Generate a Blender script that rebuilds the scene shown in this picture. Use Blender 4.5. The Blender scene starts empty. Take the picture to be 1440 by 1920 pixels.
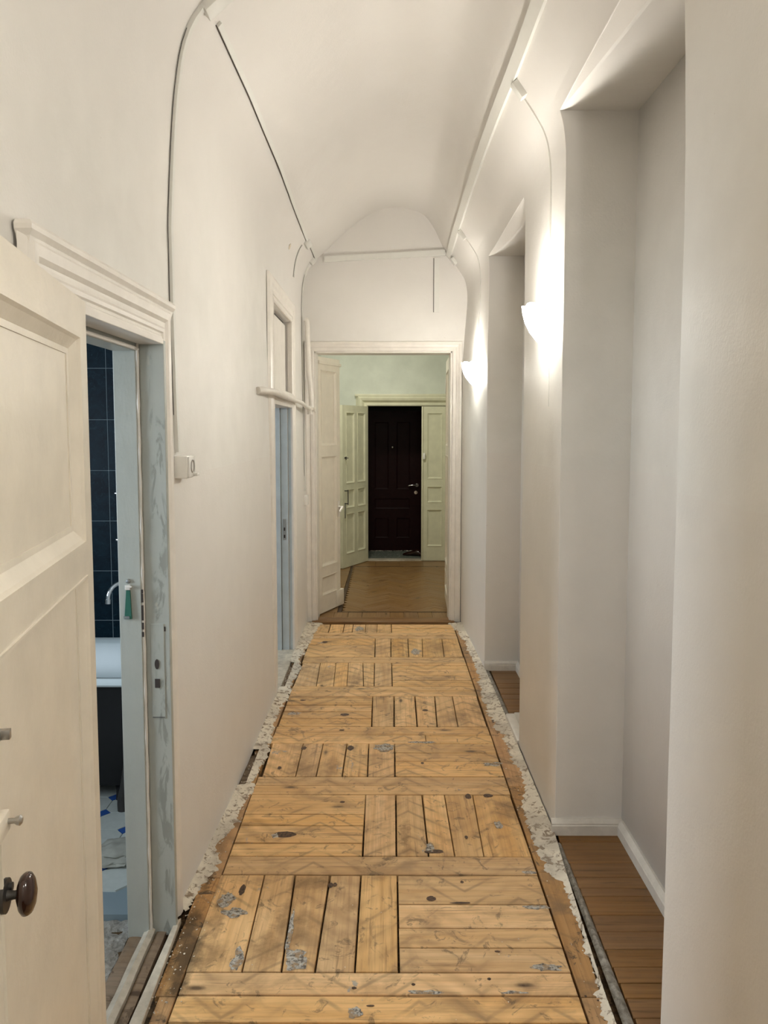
import bpy, bmesh, math, random
import numpy as np
from mathutils import Vector, Matrix, noise as mnoise
random.seed(7)
C = bpy.context.scene.collection
scn = bpy.context.scene
PI = math.pi

# ------------------------------------------------------------------ camera
cam_d = bpy.data.cameras.new('camera'); cam = bpy.data.objects.new('camera', cam_d); C.objects.link(cam)
cam.location = (0, 0, 1.7)
cam.rotation_euler = (math.radians(90 - 4.437), 0, math.radians(0.1987))
cam_d.sensor_fit = 'VERTICAL'; cam_d.sensor_height = 36.0
cam_d.lens = 36.0 * 1442 / 1920
cam_d.shift_y = -(960 - 916.9) / 1920
cam_d.clip_start = 0.05; cam_d.clip_end = 60
scn.camera = cam

# ------------------------------------------------------------------ light and exposure
scn.view_settings.view_transform = 'Standard'
scn.view_settings.look = 'None'
scn.view_settings.gamma = 1.0
scn.view_settings.use_curve_mapping = False
scn.view_settings.exposure = 0.18
wd = bpy.data.worlds.new('world'); scn.world = wd; wd.use_nodes = True
wd.node_tree.nodes['Background'].inputs[0].default_value = (0.55, 0.62, 0.72, 1)
wd.node_tree.nodes['Background'].inputs[1].default_value = 0.25
SCONCE_W = 19.0          # power of each wall lamp's bulb
SHADE_E = 52.0           # glow of the frosted glass

def area_light(name, loc, rot, size, size_y, power, col):
    l = bpy.data.lights.new(name, 'AREA'); l.shape = 'RECTANGLE'; l.size = size; l.size_y = size_y
    l.energy = power; l.color = col
    o = bpy.data.objects.new(name, l); C.objects.link(o); o.location = loc; o.rotation_euler = rot
    return o
# daylight of the bathroom window and of the second room's window, ceiling lamp of the hall
area_light('bathroom_window_light', (-2.52, 1.75, 1.55), (0, math.radians(-90), 0), 1.0, 0.6, 36.0, (0.76, 0.88, 1.0))
area_light('room_window_light', (-3.2, 4.9, 1.5), (0, math.radians(-90), 0), 1.4, 1.0, 26.0, (0.72, 0.86, 1.0))
area_light('hall_ceiling_light', (-0.3, 8.2, 3.25), (0, 0, 0), 0.35, 0.35, 26.0, (1.0, 0.97, 0.86))
area_light('added_corridor_fill', (0.0, -0.9, 3.3), (0, 0, 0), 0.5, 0.5, 14.0, (1.0, 0.955, 0.88))  # added lamp behind the camera, brightens the near left wall

# ------------------------------------------------------------------ object helpers
def link(o, parent=None):
    C.objects.link(o)
    if parent is not None: o.parent = parent
    return o
def mesh_obj(name, verts, faces, mat=None, parent=None, smooth=False, mats=None, fm=None):
    me = bpy.data.meshes.new(name); me.from_pydata([tuple(v) for v in verts], [], faces); me.update()
    if mats:
        for m in mats: me.materials.append(m)
        for i, p in enumerate(me.polygons): p.material_index = fm[i]
    elif mat: me.materials.append(mat)
    if smooth:
        for p in me.polygons: p.use_smooth = True
    return link(bpy.data.objects.new(name, me), parent)
def bm_obj(name, bm, mat, parent=None, smooth=False, loc=(0, 0, 0), rz=0.0):
    bmesh.ops.recalc_face_normals(bm, faces=bm.faces)
    me = bpy.data.meshes.new(name); bm.to_mesh(me); bm.free()
    me.materials.append(mat)
    if smooth:
        for p in me.polygons: p.use_smooth = True
        try: me.set_sharp_from_angle(angle=math.radians(40))
        except Exception: pass
    o = link(bpy.data.objects.new(name, me), parent); o.location = loc; o.rotation_euler = (0, 0, rz)
    return o
def tag(o, label, cat, group=None, kind=None):
    o['label'] = label; o['category'] = cat
    if group: o['group'] = group
    if kind: o['kind'] = kind
    return o
def empty(name, loc=(0, 0, 0), rz=0.0):
    o = bpy.data.objects.new(name, None); C.objects.link(o); o.location = loc; o.rotation_euler = (0, 0, rz)
    o.empty_display_size = .05
    return o
def box(bm, x0, x1, y0, y1, z0, z1, bev=0.0):
    g = bmesh.ops.create_cube(bm, size=1.0)
    vs = g['verts']
    for v in vs:
        v.co = Vector(((x0 + x1) / 2 + v.co.x * (x1 - x0), (y0 + y1) / 2 + v.co.y * (y1 - y0), (z0 + z1) / 2 + v.co.z * (z1 - z0)))
    if bev > 0:
        es = list({e for v in vs for e in v.link_edges})
        bmesh.ops.bevel(bm, geom=es, offset=bev, segments=2, affect='EDGES', profile=.5)
def box_obj(name, x0, x1, y0, y1, z0, z1, mat, parent=None, bev=0.0):
    bm = bmesh.new(); box(bm, x0, x1, y0, y1, z0, z1, bev); return bm_obj(name, bm, mat, parent, smooth=bev > 0)
def tube(bm, pts, r, seg=12, cap=True):
    pts = [Vector(p) for p in pts]; n = len(pts)
    rr = r if isinstance(r, (list, tuple)) else [r] * n
    rings = []; up = None
    for i, p in enumerate(pts):
        t = (pts[min(i + 1, n - 1)] - pts[max(i - 1, 0)]).normalized()
        if up is None:
            up = Vector((0, 0, 1)) if abs(t.z) < .9 else Vector((1, 0, 0))
        s = t.cross(up).normalized(); up = s.cross(t).normalized()
        rings.append([bm.verts.new(p + (s * math.cos(a) + up * math.sin(a)) * rr[i]) for a in [2 * PI * k / seg for k in range(seg)]])
    for a, b in zip(rings, rings[1:]):
        for k in range(seg):
            bm.faces.new((a[k], a[(k + 1) % seg], b[(k + 1) % seg], b[k]))
    if cap:
        bm.faces.new(rings[0]); bm.faces.new(rings[-1])
def spline(pts, n=8):
    pts = [Vector(p) for p in pts]; out = []
    P = [pts[0]] + pts + [pts[-1]]
    for i in range(1, len(P) - 2):
        p0, p1, p2, p3 = P[i - 1], P[i], P[i + 1], P[i + 2]
        for k in range(n):
            t = k / n
            out.append(.5 * ((2 * p1) + (-p0 + p2) * t + (2 * p0 - 5 * p1 + 4 * p2 - p3) * t * t + (-p0 + 3 * p1 - 3 * p2 + p3) * t ** 3))
    out.append(pts[-1]); return out
def lathe(bm, prof, seg=24, center=(0, 0, 0), sx=1, sy=1, a0=0, a1=2 * PI):
    """prof: (r, z) pairs around z"""
    full = abs(a1 - a0 - 2 * PI) < 1e-6
    n = seg if full else seg + 1
    rings = []
    for r, z in prof:
        if r < 1e-6 and full: rings.append([bm.verts.new((center[0], center[1], center[2] + z))]); continue
        rings.append([bm.verts.new((center[0] + sx * r * math.cos(a0 + (a1 - a0) * k / seg), center[1] + sy * r * math.sin(a0 + (a1 - a0) * k / seg), center[2] + z)) for k in range(n)])
    m = n if full else n - 1
    for a, b in zip(rings, rings[1:]):
        for k in range(m):
            k2 = (k + 1) % n
            if len(a) == 1 and len(b) == 1: continue
            if len(a) == 1: bm.faces.new((a[0], b[k2], b[k]))
            elif len(b) == 1: bm.faces.new((a[k], a[k2], b[0]))
            else: bm.faces.new((a[k], a[k2], b[k2], b[k]))

# ------------------------------------------------------------------ materials
def newmat(name):
    m = bpy.data.materials.new(name); m.use_nodes = True
    nt = m.node_tree; b = nt.nodes['Principled BSDF']
    return m, nt, b
class N:
    def __init__(s, nt): s.nt = nt
    def __call__(s, typ, **kw):
        n = s.nt.nodes.new(typ)
        for k, v in kw.items(): setattr(n, k, v)
        return n
    def link(s, a, b): s.nt.links.new(a, b)
    def math(s, op, a, b=None, clamp=False):
        n = s('ShaderNodeMath', operation=op); n.use_clamp = clamp
        for i, v in enumerate((a, b)):
            if v is None: continue
            if isinstance(v, (int, float)): n.inputs[i].default_value = v
            else: s.link(v, n.inputs[i])
        return n.outputs[0]
    def mix(s, f, a, b, blend='MIX'):
        n = s('ShaderNodeMix', data_type='RGBA', blend_type=blend)
        for idx, v in ((0, f), (6, a), (7, b)):
            if isinstance(v, (int, float)): n.inputs[idx].default_value = v
            elif isinstance(v, tuple): n.inputs[idx].default_value = (*v[:3], 1)
            else: s.link(v, n.inputs[idx])
        return n.outputs[2]
    def noise(s, vec, scale, detail=4, rough=.55, dist=0.0):
        n = s('ShaderNodeTexNoise'); n.inputs['Scale'].default_value = scale; n.inputs['Detail'].default_value = detail
        n.inputs['Roughness'].default_value = rough; n.inputs['Distortion'].default_value = dist
        s.link(vec, n.inputs['Vector']); return n.outputs[0]
    def ramp(s, f, stops):
        n = s('ShaderNodeValToRGB'); s.link(f, n.inputs[0]); cr = n.color_ramp
        while len(cr.elements) < len(stops): cr.elements.new(.5)
        for e, (p, c) in zip(cr.elements, stops):
            e.position = p; e.color = (c, c, c, 1) if isinstance(c, (int, float)) else (*c, 1)
        return n.outputs[0]
    def mapping(s, vec, scale=(1, 1, 1), loc=(0, 0, 0), rot=(0, 0, 0)):
        n = s('ShaderNodeMapping'); n.inputs['Scale'].default_value = scale; n.inputs['Location'].default_value = loc
        n.inputs['Rotation'].default_value = rot; s.link(vec, n.inputs[0]); return n.outputs[0]
    def bump(s, h, strength, dist, b):
        n = s('ShaderNodeBump'); n.inputs['Strength'].default_value = strength; n.inputs['Distance'].default_value = dist
        s.link(h, n.inputs['Height']); s.link(n.outputs[0], b.inputs['Normal']); return n
def paint(name, col, rough=.55, var=.05, bump=.25, scale=9.0, bscale=140.0, tint=None, tint_amt=.0, spec=.35):
    m, nt, b = newmat(name); n = N(nt)
    pos = n('ShaderNodeNewGeometry').outputs['Position']
    a = n.noise(pos, scale, 5); dark = tuple(c * (1 - var * 2.2) for c in col); lite = tuple(min(1, c * (1 + var)) for c in col)
    colr = n.mix(n.ramp(a, [(.3, 0.0), (.7, 1.0)]), dark, lite)
    if tint: colr = n.mix(n.ramp(n.noise(pos, 1.3, 3), [(.4, 0.0), (.65, tint_amt)]), colr, tint)
    n.link(colr, b.inputs['Base Color'])
    b.inputs['Roughness'].default_value = rough; b.inputs['Specular IOR Level'].default_value = spec
    h = n.math('ADD', n.noise(pos, bscale, 3), n.math('MULTIPLY', n.noise(pos, 11.0, 4), 1.6))
    n.bump(h, bump, .004, b)
    return m
def plain(name, col, rough=.4, metal=0.0, spec=.5, var=.0):
    m, nt, b = newmat(name); n = N(nt)
    b.inputs['Roughness'].default_value = rough; b.inputs['Metallic'].default_value = metal; b.inputs['Specular IOR Level'].default_value = spec
    tc = n('ShaderNodeTexCoord').outputs['Object']
    a = n.noise(tc, 30.0, 3)
    n.link(n.mix(a, tuple(c * (1 - var) for c in col), tuple(min(1, c * (1 + var)) for c in col)), b.inputs['Base Color'])
    return m

# wall plaster: white paint, an old painted dado line at 1.5 m
def wall_plaster():
    m, nt, b = newmat('wall_plaster'); n = N(nt)
    pos = n('ShaderNodeNewGeometry').outputs['Position']
    sx = n('ShaderNodeSeparateXYZ'); n.link(pos, sx.inputs[0])
    a = n.noise(pos, 6.0, 5)
    col = n.mix(n.ramp(a, [(.3, 0.0), (.7, 1.0)]), (.735, .715, .665), (.79, .77, .72))
    col = n.mix(n.ramp(n.noise(pos, .9, 2), [(.42, 0.0), (.62, .35)]), col, (.79, .75, .705))
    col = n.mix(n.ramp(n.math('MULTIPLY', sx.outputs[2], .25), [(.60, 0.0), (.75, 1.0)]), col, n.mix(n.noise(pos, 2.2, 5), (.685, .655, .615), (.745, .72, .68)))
    line = n.math('ADD', 1.52, n.math('MULTIPLY', n.noise(pos, 3.0, 3), .03))
    low = n.math('LESS_THAN', sx.outputs[2], line)
    col = n.mix(n.math('MULTIPLY', low, .45), col, (.765, .725, .675))
    spots = n.ramp(n.noise(pos, 38.0, 2), [(.0, 0.0), (.77, 0.0), (.80, .35)])
    col = n.mix(spots, col, (.5, .46, .40))
    n.link(col, b.inputs['Base Color'])
    b.inputs['Roughness'].default_value = .5; b.inputs['Specular IOR Level'].default_value = .3
    h = n.math('ADD', n.math('MULTIPLY', n.noise(pos, 120.0, 3), .5), n.math('MULTIPLY', n.noise(pos, 9.0, 4), 1.8))
    h = n.math('ADD', h, n.math('MULTIPLY', n.math('LESS_THAN', n.math('ABSOLUTE', n.math('SUBTRACT', sx.outputs[2], line)), .004), .35))
    n.bump(h, .25, .005, b)
    return m
M = {}
M['plaster'] = wall_plaster()
M['vault'] = paint('vault_plaster', (.715, .69, .645), .6, .02, .3, 2.2, 90.0)
M['hallwall'] = paint('hall_wall_plaster', (.70, .73, .64), .6, .04, .25, 5.0)
M['white_gloss'] = paint('white_gloss_paint', (.80, .755, .685), .38, .03, .22, 12.0, 60.0, spec=.5)
M['leaf'] = paint('cream_door_paint', (.80, .735, .62), .36, .03, .25, 10.0, 70.0, spec=.5)
M['hall_leaf'] = paint('cream_green_door_paint', (.74, .72, .54), .4, .04, .15, 10.0, 60.0, spec=.5)
M['skirting'] = paint('skirting_paint', (.77, .73, .66), .4, .05, .3, 25.0, 60.0, tint=(.55, .5, .42), tint_amt=.4)
M['trunk'] = plain('trunking_plastic', (.70, .69, .64), .4, var=.03)
M['gap'] = plain('dark_gap', (.045, .035, .03), .9)
M['white_plastic'] = plain('white_plastic', (.84, .82, .77), .25, var=.02)
M['chrome'] = plain('chrome', (.8, .82, .83), .12, 1.0)
M['steel'] = plain('dull_steel', (.50, .49, .47), .35, 1.0, var=.15)
M['iron'] = plain('dark_iron', (.06, .055, .05), .5, .6, var=.3)
M['bakelite'] = plain('brown_bakelite', (.028, .010, .006), .12, spec=.7)
M['red_door'] = paint('dark_red_door', (.014, .0022, .0025), .5, .12, .1, 20.0, spec=.15)
M['dark_frame'] = paint('dark_frame', (.06, .05, .045), .5, .1, .1)
M['enamel'] = plain('white_enamel', (.72, .79, .79), .28, var=.02)
M['black_iron'] = plain('black_cast_iron', (.005, .005, .005), .85, var=.4)
M['green_tag'] = plain('green_painted_metal', (.025, .13, .09), .45, var=.2)
M['cloth'] = plain('grey_rag', (.33, .32, .27), .95, var=.25)
M['blue_tile'] = plain('cobalt_floor_tile', (.03, .09, .30), .25, var=.15)
M['pale_tile'] = plain('pale_floor_tile', (.50, .52, .48), .25, var=.12)
M['batten'] = paint('white_painted_batten', (.70, .64, .52), .5, .12, .4, 30.0, 60.0, tint=(.22, .15, .09), tint_amt=.75)

def jamb_mat():
    m, nt, b = newmat('scraped_jamb_paint'); n = N(nt)
    pos = n('ShaderNodeNewGeometry').outputs['Position']
    st = n.mapping(pos, (1, 1, .28))
    a = n.noise(pos, 7.0, 5)
    col = n.mix(a, (.37, .385, .345), (.46, .475, .43))
    ge = n('ShaderNodeSeparateXYZ'); n.link(pos, ge.inputs[0])
    near = n.ramp(n.math('ABSOLUTE', n.math('ADD', ge.outputs[0], .742)), [(.0, 1.0), (.016, .9), (.034, 0.0)])
    wear = n.math('MULTIPLY', n.ramp(n.noise(st, 26.0, 4, .6, .6), [(.52, 0.0), (.58, .7)]), near)
    col = n.mix(wear, col, (.22, .225, .19))
    wear2 = n.math('MULTIPLY', n.ramp(n.noise(st, 18.0, 4, .6, .2), [(.64, 0.0), (.67, .6)]), near)
    col = n.mix(wear2, col, (.60, .56, .44))
    n.link(col, b.inputs['Base Color']); b.inputs['Roughness'].default_value = .42
    n.bump(n.math('ADD', n.noise(st, 26.0, 4, .6, .6), n.math('MULTIPLY', n.noise(pos, 90.0, 2), .3)), .35, .004, b)
    return m
M['jamb'] = jamb_mat()
M['blue_jamb'] = paint('pale_jamb_paint', (.58, .64, .66), .45, .05, .2, 8.0, tint=(.45, .5, .5), tint_amt=.3)

def tile_mat():
    m, nt, b = newmat('navy_marbled_tile'); n = N(nt)
    pos = n('ShaderNodeNewGeometry').outputs['Position']
    a = n.noise(pos, 13.0, 6, .65, .8)
    v = n.noise(pos, 34.0, 5, .7, 1.5)
    col = n.mix(n.ramp(a, [(.35, 0.0), (.75, 1.0)]), (.0015, .008, .016), (.006, .026, .040))
    col = n.mix(n.ramp(v, [(.56, 0.0), (.72, .5)]), col, (.025, .07, .09))
    n.link(col, b.inputs['Base Color']); b.inputs['Roughness'].default_value = .42; b.inputs['Specular IOR Level'].default_value = .12
    return m
M['tile'] = tile_mat()
M['grout'] = plain('grout', (.20, .25, .27), .8)
M['dark_room'] = paint('room_wall_paint', (.30, .33, .34), .6, .03, .1)
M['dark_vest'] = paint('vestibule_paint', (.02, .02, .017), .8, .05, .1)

# stains, filler and knots found on the corridor boards: (x, y, half width, half length, kind) in metres
MARKS = [(-0.284, 2.77, 0.0762, 0.0546, 0), (-0.353, 2.559, 0.026, 0.088, 0), (-0.302, 2.521, 0.0403, 0.0799, 0), (-0.534, 2.722, 0.0178, 0.0528, 2), (-0.579, 2.66, 0.0309, 0.0443, 1), (-0.535, 2.586, 0.0451, 0.03, 1), (-0.209, 2.752, 0.016, 0.027, 2), (-0.393, 2.399, 0.0525, 0.0779, 0), (-0.588, 2.372, 0.0692, 0.0661, 0), (-0.291, 2.347, 0.0377, 0.0498, 1), (-0.481, 2.346, 0.0189, 0.0598, 1), (-0.328, 2.481, 0.009, 0.1106, 1), (-0.193, 2.755, 0.012, 0.0203, 2), (-0.428, 3.112, 0.0808, 0.0384, 2), (-0.467, 3.103, 0.0179, 0.0212, 1), (-0.202, 3.396, 0.0195, 0.0151, 2), (-0.099, 2.221, 0.013, 0.009, 2), (-0.048, 2.149, 0.0189, 0.0063, 2), (-0.092, 2.124, 0.025, 0.0206, 1), (-0.133, 2.624, 0.0305, 0.0369, 0), (-0.592, 2.505, 0.0328, 0.0564, 0), (0.472, 3.46, 0.0347, 0.0261, 2), (0.379, 3.449, 0.0223, 0.0416, 2), (0.481, 3.194, 0.0184, 0.0314, 1), (0.333, 3.093, 0.0111, 0.0211, 2), (0.192, 2.983, 0.0646, 0.0236, 2), (0.176, 3.011, 0.0174, 0.036, 1), (0.161, 2.671, 0.0271, 0.0255, 2), (0.267, 2.646, 0.0576, 0.0094, 2), (0.531, 2.622, 0.0457, 0.0123, 1), (0.284, 2.774, 0.01, 0.0137, 2), (0.361, 2.388, 0.0139, 0.0077, 2), (0.082, 2.237, 0.0098, 0.0091, 2), (0.318, 2.261, 0.0099, 0.0093, 2), (0.122, 2.204, 0.0549, 0.0088, 1), (0.388, 2.205, 0.0388, 0.0066, 1), (0.419, 2.234, 0.0065, 0.0068, 2), (0.507, 2.314, 0.0541, 0.017, 1), (0.55, 2.838, 0.0287, 0.0107, 1), (0.078, 3.097, 0.0178, 0.1266, 0), (0.549, 3.322, 0.0668, 0.0966, 0), (-0.017, 3.993, 0.0542, 0.0552, 1), (-0.193, 3.992, 0.0257, 0.0552, 2), (-0.442, 3.991, 0.0228, 0.0345, 2), (-0.539, 3.75, 0.0161, 0.0306, 2), (-0.251, 4.477, 0.0414, 0.0345, 2), (-0.553, 4.493, 0.0416, 0.026, 1), (-0.527, 4.721, 0.0302, 0.0191, 2), (0.183, 3.808, 0.0136, 0.0189, 2), (0.221, 5.784, 0.0409, 0.0709, 1), (-0.237, 6.462, 0.0365, 0.0705, 1), (-0.495, 6.048, 0.0342, 0.0465, 2), (-0.254, 4.24, 0.0242, 0.0155, 2), (0.233, 4.549, 0.0259, 0.0266, 2), (0.195, 4.07, 0.0813, 0.0143, 1), (0.533, 3.797, 0.0489, 0.025, 1), (-0.443, 3.753, 0.0644, 0.0979, 0), (-0.282, 3.754, 0.0376, 0.1102, 0), (-0.426, 5.233, 0.0741, 0.1633, 0), (-0.217, 5.117, 0.0435, 0.1117, 0), (0.395, 5.888, 0.0832, 0.1468, 0), (0.569, 4.571, 0.0585, 0.1254, 0), (0.427, 4.438, 0.0632, 0.0846, 0), (0.599, 2.19, 0.0064, 0.0066, 2), (0.631, 2.173, 0.0064, 0.0065, 2), (-0.651, 2.353, 0.0377, 0.1499, 3), (-0.674, 2.508, 0.0292, 0.1129, 3), (-0.644, 2.227, 0.0294, 0.0497, 3), (-0.676, 2.786, 0.0161, 0.0691, 3)]
def marks(n, pos, kinds, soft):
    wob_ = n('ShaderNodeVectorMath', operation='MULTIPLY_ADD')
    nz = n('ShaderNodeTexNoise'); nz.inputs['Scale'].default_value = 28.0; nz.inputs['Detail'].default_value = 6; nz.inputs['Roughness'].default_value = .7; n.link(pos, nz.inputs['Vector'])
    n.link(nz.outputs['Color'], wob_.inputs[0]); wob_.inputs[1].default_value = (.090, .090, 0); n.link(pos, wob_.inputs[2])
    out = None
    for (x, y, rx, ry, k) in MARKS:
        if k not in kinds: continue
        mp = n('ShaderNodeMapping'); mp.vector_type = 'TEXTURE'; mp.inputs['Location'].default_value = (x + .045, y + .045, 0); mp.inputs['Scale'].default_value = (rx, ry, 1000)
        n.link(wob_.outputs[0], mp.inputs[0])
        ln = n('ShaderNodeVectorMath', operation='LENGTH'); n.link(mp.outputs[0], ln.inputs[0])
        v = ln.outputs['Value']; out = v if out is None else n.math('MINIMUM', out, v)
    return n.ramp(n.math('MULTIPLY', out, .5), [(.5 - soft, 1.0), (.5 + soft, 0.0)])
def wood(name, pale, mid, deep, rough=.5, stains=1.0, hatch=True, filler=True, mk=False, var=.16, knots=True, grain=1.0):
    m, nt, b = newmat(name); n = N(nt)
    tc = n('ShaderNodeTexCoord').outputs['Object']
    oi = n('ShaderNodeObjectInfo').outputs['Random']
    off = n('ShaderNodeCombineXYZ'); n.link(n.math('MULTIPLY', oi, 37.0), off.inputs[0]); n.link(n.math('MULTIPLY', oi, 91.0), off.inputs[1]); n.link(n.math('MULTIPLY', oi, 13.0), off.inputs[2])
    va = n('ShaderNodeVectorMath', operation='ADD'); n.link(tc, va.inputs[0]); n.link(off.outputs[0], va.inputs[1]); v = va.outputs[0]
    pos = n('ShaderNodeNewGeometry').outputs['Position']
    # broad figure, rings, fine fibres
    fig = n.noise(n.mapping(v, (1.4, 13, 13)), 1.0, 4, .55, .6)
    wv = n('ShaderNodeTexWave', wave_type='BANDS', bands_direction='Y'); n.link(n.mapping(v, (.6, 9, 1)), wv.inputs['Vector'])
    wv.inputs['Scale'].default_value = 1.0; wv.inputs['Distortion'].default_value = 9.0; wv.inputs['Detail'].default_value = 2; wv.inputs['Detail Scale'].default_value = .55
    fib = n.noise(n.mapping(v, (5, 160, 60)), 1.0, 3, .6)
    col = n.mix(n.ramp(fig, [(.30, 0.0), (.68, 1.0)]), pale, mid)
    col = n.mix(n.math('MULTIPLY', n.ramp(wv.outputs[1], [(.45, 0.0), (1.0, 1.0)]), .16 * grain), col, deep)
    col = n.mix(n.math('MULTIPLY', n.ramp(fib, [(.5, 0.0), (.75, 1.0)]), .42 * grain), col, deep)
    st_ = n.ramp(n.noise(n.mapping(v, (2.6, 42, 42)), 1.0, 4, .6, .5), [(.60, 0.0), (.68, 1.0)])
    col = n.mix(n.math('MULTIPLY', st_, .50 * grain), col, tuple(c * .55 for c in deep))
    # plank to plank variation
    tone = n('ShaderNodeHueSaturation'); n.link(col, tone.inputs['Color'])
    n.link(n.math('ADD', 1 - var, n.math('MULTIPLY', oi, 2 * var)), tone.inputs['Value'])
    n.link(n.math('ADD', .92, n.math('MULTIPLY', n.math('FRACT', n.math('MULTIPLY', oi, 7.3)), .12)), tone.inputs['Saturation'])
    col = tone.outputs[0]
    h = n.math('MULTIPLY', n.math('ADD', fib, wv.outputs[1]), .35)
    if hatch:   # ghost of the herringbone glue that once lay on the boards: zigzag bands
        sp = n('ShaderNodeSeparateXYZ'); n.link(pos, sp.inputs[0])
        wob = n.math('MULTIPLY', n.math('SUBTRACT', n.noise(pos, 2.0, 2), .5), .10)
        zig = n.math('ABSOLUTE', n.math('SUBTRACT', n.math('FRACT', n.math('ADD', n.math('MULTIPLY', sp.outputs[0], 2.6), .25)), .5))
        ph = n.math('ADD', n.math('ADD', sp.outputs[1], wob), n.math('MULTIPLY', zig, .34))
        band = n.math('FRACT', n.math('MULTIPLY', ph, 9.5))
        tri = n.math('ABSOLUTE', n.math('SUBTRACT', band, .5))
        line = n.math('MULTIPLY', n.ramp(tri, [(.0, 1.0), (.05, .8), (.12, 0.0)]), n.ramp(n.noise(pos, 4.2, 3), [(.46, 0.0), (.60, 1.0)]))
        soft = n.math('MULTIPLY', n.ramp(tri, [(.05, 1.0), (.45, 0.0)]), n.ramp(n.noise(pos, 2.6, 3), [(.42, .0), (.66, 1.0)]))
        col = n.mix(n.math('MULTIPLY', soft, .34), col, tuple(c * .62 for c in deep))
        col = n.mix(n.math('MULTIPLY', line, .42), col, (.13, .085, .045))
    if stains > 0:
        s1 = n.ramp(n.noise(n.mapping(pos, (1.2, 1.6, 1)), 3.4, 5, .6, .8), [(.52, 0.0), (.66, 1.0)])
        col = n.mix(n.math('MULTIPLY', s1, .50 * stains), col, (.20, .125, .065))
        s2 = n.ramp(n.noise(pos, 11.0, 6, .72, 1.4), [(.575, 0.0), (.64, 1.0)])
        col = n.mix(n.math('MULTIPLY', s2, .68 * stains), col, (.09, .06, .035))
    if knots:
        vo = n('ShaderNodeTexVoronoi', feature='F1'); n.link(n.mapping(v, (3.2, 9.0, .01)), vo.inputs['Vector']); vo.inputs['Scale'].default_value = 1.0; vo.inputs['Randomness'].default_value = 1.0
        sep = n('ShaderNodeSeparateColor'); n.link(vo.outputs['Color'], sep.inputs[0])
        kk = n.math('MULTIPLY', n.ramp(n.math('ADD', vo.outputs['Distance'], n.math('MULTIPLY', n.noise(v, 40.0, 2), .05)), [(.09, 1.0), (.15, .25), (.24, 0.0)]), n.math('GREATER_THAN', sep.outputs[0], .48))
        col = n.mix(n.math('MULTIPLY', kk, .85), col, (.05, .028, .015))
        h = n.math('SUBTRACT', h, n.math('MULTIPLY', kk, 1.2))
    if mk:
        col = n.mix(n.math('MULTIPLY', n.math('MULTIPLY', marks(n, pos, (0,), .20), n.ramp(n.noise(pos, 19.0, 5, .7), [(.30, .25), (.60, 1.0)])), .72), col, (.25, .145, .062))
        col = n.mix(n.math('MULTIPLY', marks(n, pos, (3,), .25), .85), col, (.055, .035, .018))
    if filler:
        f1 = n.ramp(n.noise(n.mapping(pos, (1.4, 1, 1), (3.1, 7.7, 0)), 4.6, 7, .68, .5), [(.66, 0.0), (.68, 1.0)])
        gcol = n.mix(n.noise(pos, 60.0, 4), (.15, .13, .11), (.52, .50, .45))
        col = n.mix(n.math('MULTIPLY', f1, .85), col, gcol)
        h = n.math('ADD', h, n.math('MULTIPLY', f1, n.noise(pos, 90.0, 4)))
    n.link(col, b.inputs['Base Color']); b.inputs['Roughness'].default_value = rough; b.inputs['Specular IOR Level'].default_value = .3
    n.bump(h, .35, .0025, b)
    return m
M['pine'] = wood('sanded_pine', (.80, .530, .250), (.66, .385, .150), (.33, .165, .060), .55, .85, var=.13, mk=True)
M['edge_pine'] = wood('edge_pine', (.56, .33, .140), (.44, .235, .090), (.20, .10, .040), .6, 1.5, mk=True)
M['varnish'] = wood('brown_varnished_board', (.27, .140, .048), (.205, .100, .032), (.090, .044, .014), .38, .25, False, False, .14, False)
M['parquet'] = wood('oak_parquet', (.30, .175, .070), (.22, .12, .046), (.12, .060, .022), .36, .2, False, False, .30, False, .8)
M['wenge'] = wood('dark_parquet_strip', (.07, .035, .018), (.05, .025, .012), (.02, .01, .006), .4, 0, False, False, .1, False)
M['old_wood'] = wood('old_grey_threshold', (.25, .18, .12), (.19, .13, .08), (.08, .05, .03), .8, 1.2, False, True, .25)
def dirt_mat(name, dark, mid, lite):
    m, nt, b = newmat(name); n = N(nt)
    pos = n('ShaderNodeNewGeometry').outputs['Position']
    a = n.noise(pos, 34.0, 6, .7, .6)
    col = n.mix(n.ramp(a, [(.38, 0.0), (.6, 1.0)]), dark, mid)
    col = n.mix(n.ramp(n.noise(pos, 15.0, 5, .7), [(.55, 0.0), (.66, .8)]), col, lite)
    n.link(col, b.inputs['Base Color']); b.inputs['Roughness'].default_value = .9; b.inputs['Specular IOR Level'].default_value = .15
    n.bump(a, .9, .012, b); return m
M['dirt'] = dirt_mat('subfloor_dirt', (.035, .022, .012), (.14, .085, .04), (.22, .15, .08))
M['concrete'] = dirt_mat('rough_concrete', (.20, .18, .15), (.38, .35, .30), (.50, .47, .42))
M['cement_tile'] = dirt_mat('vestibule_cement', (.10, .11, .09), (.20, .22, .18), (.35, .36, .31))
def residue_mat():
    m, nt, b = newmat('plaster_residue'); n = N(nt)
    pos = n('ShaderNodeNewGeometry').outputs['Position']
    a = n.noise(pos, 26.0, 6, .7, .8)
    col = n.mix(n.noise(pos, 60.0, 3), (.66, .59, .47), (.80, .73, .60))
    col = n.mix(n.ramp(a, [(.52, 0.0), (.60, .9)]), col, (.22, .15, .09))
    big = n.ramp(n.noise(n.mapping(pos, (1, 1, 1), (5, 2.2, 0)), 2.6, 4, .6), [(.50, 0.0), (.60, .40)])
    col = n.mix(big, col, (.30, .26, .21))
    n.link(col, b.inputs['Base Color']); b.inputs['Roughness'].default_value = .85
    n.bump(a, .8, .006, b); return m
M['residue'] = residue_mat()
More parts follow.
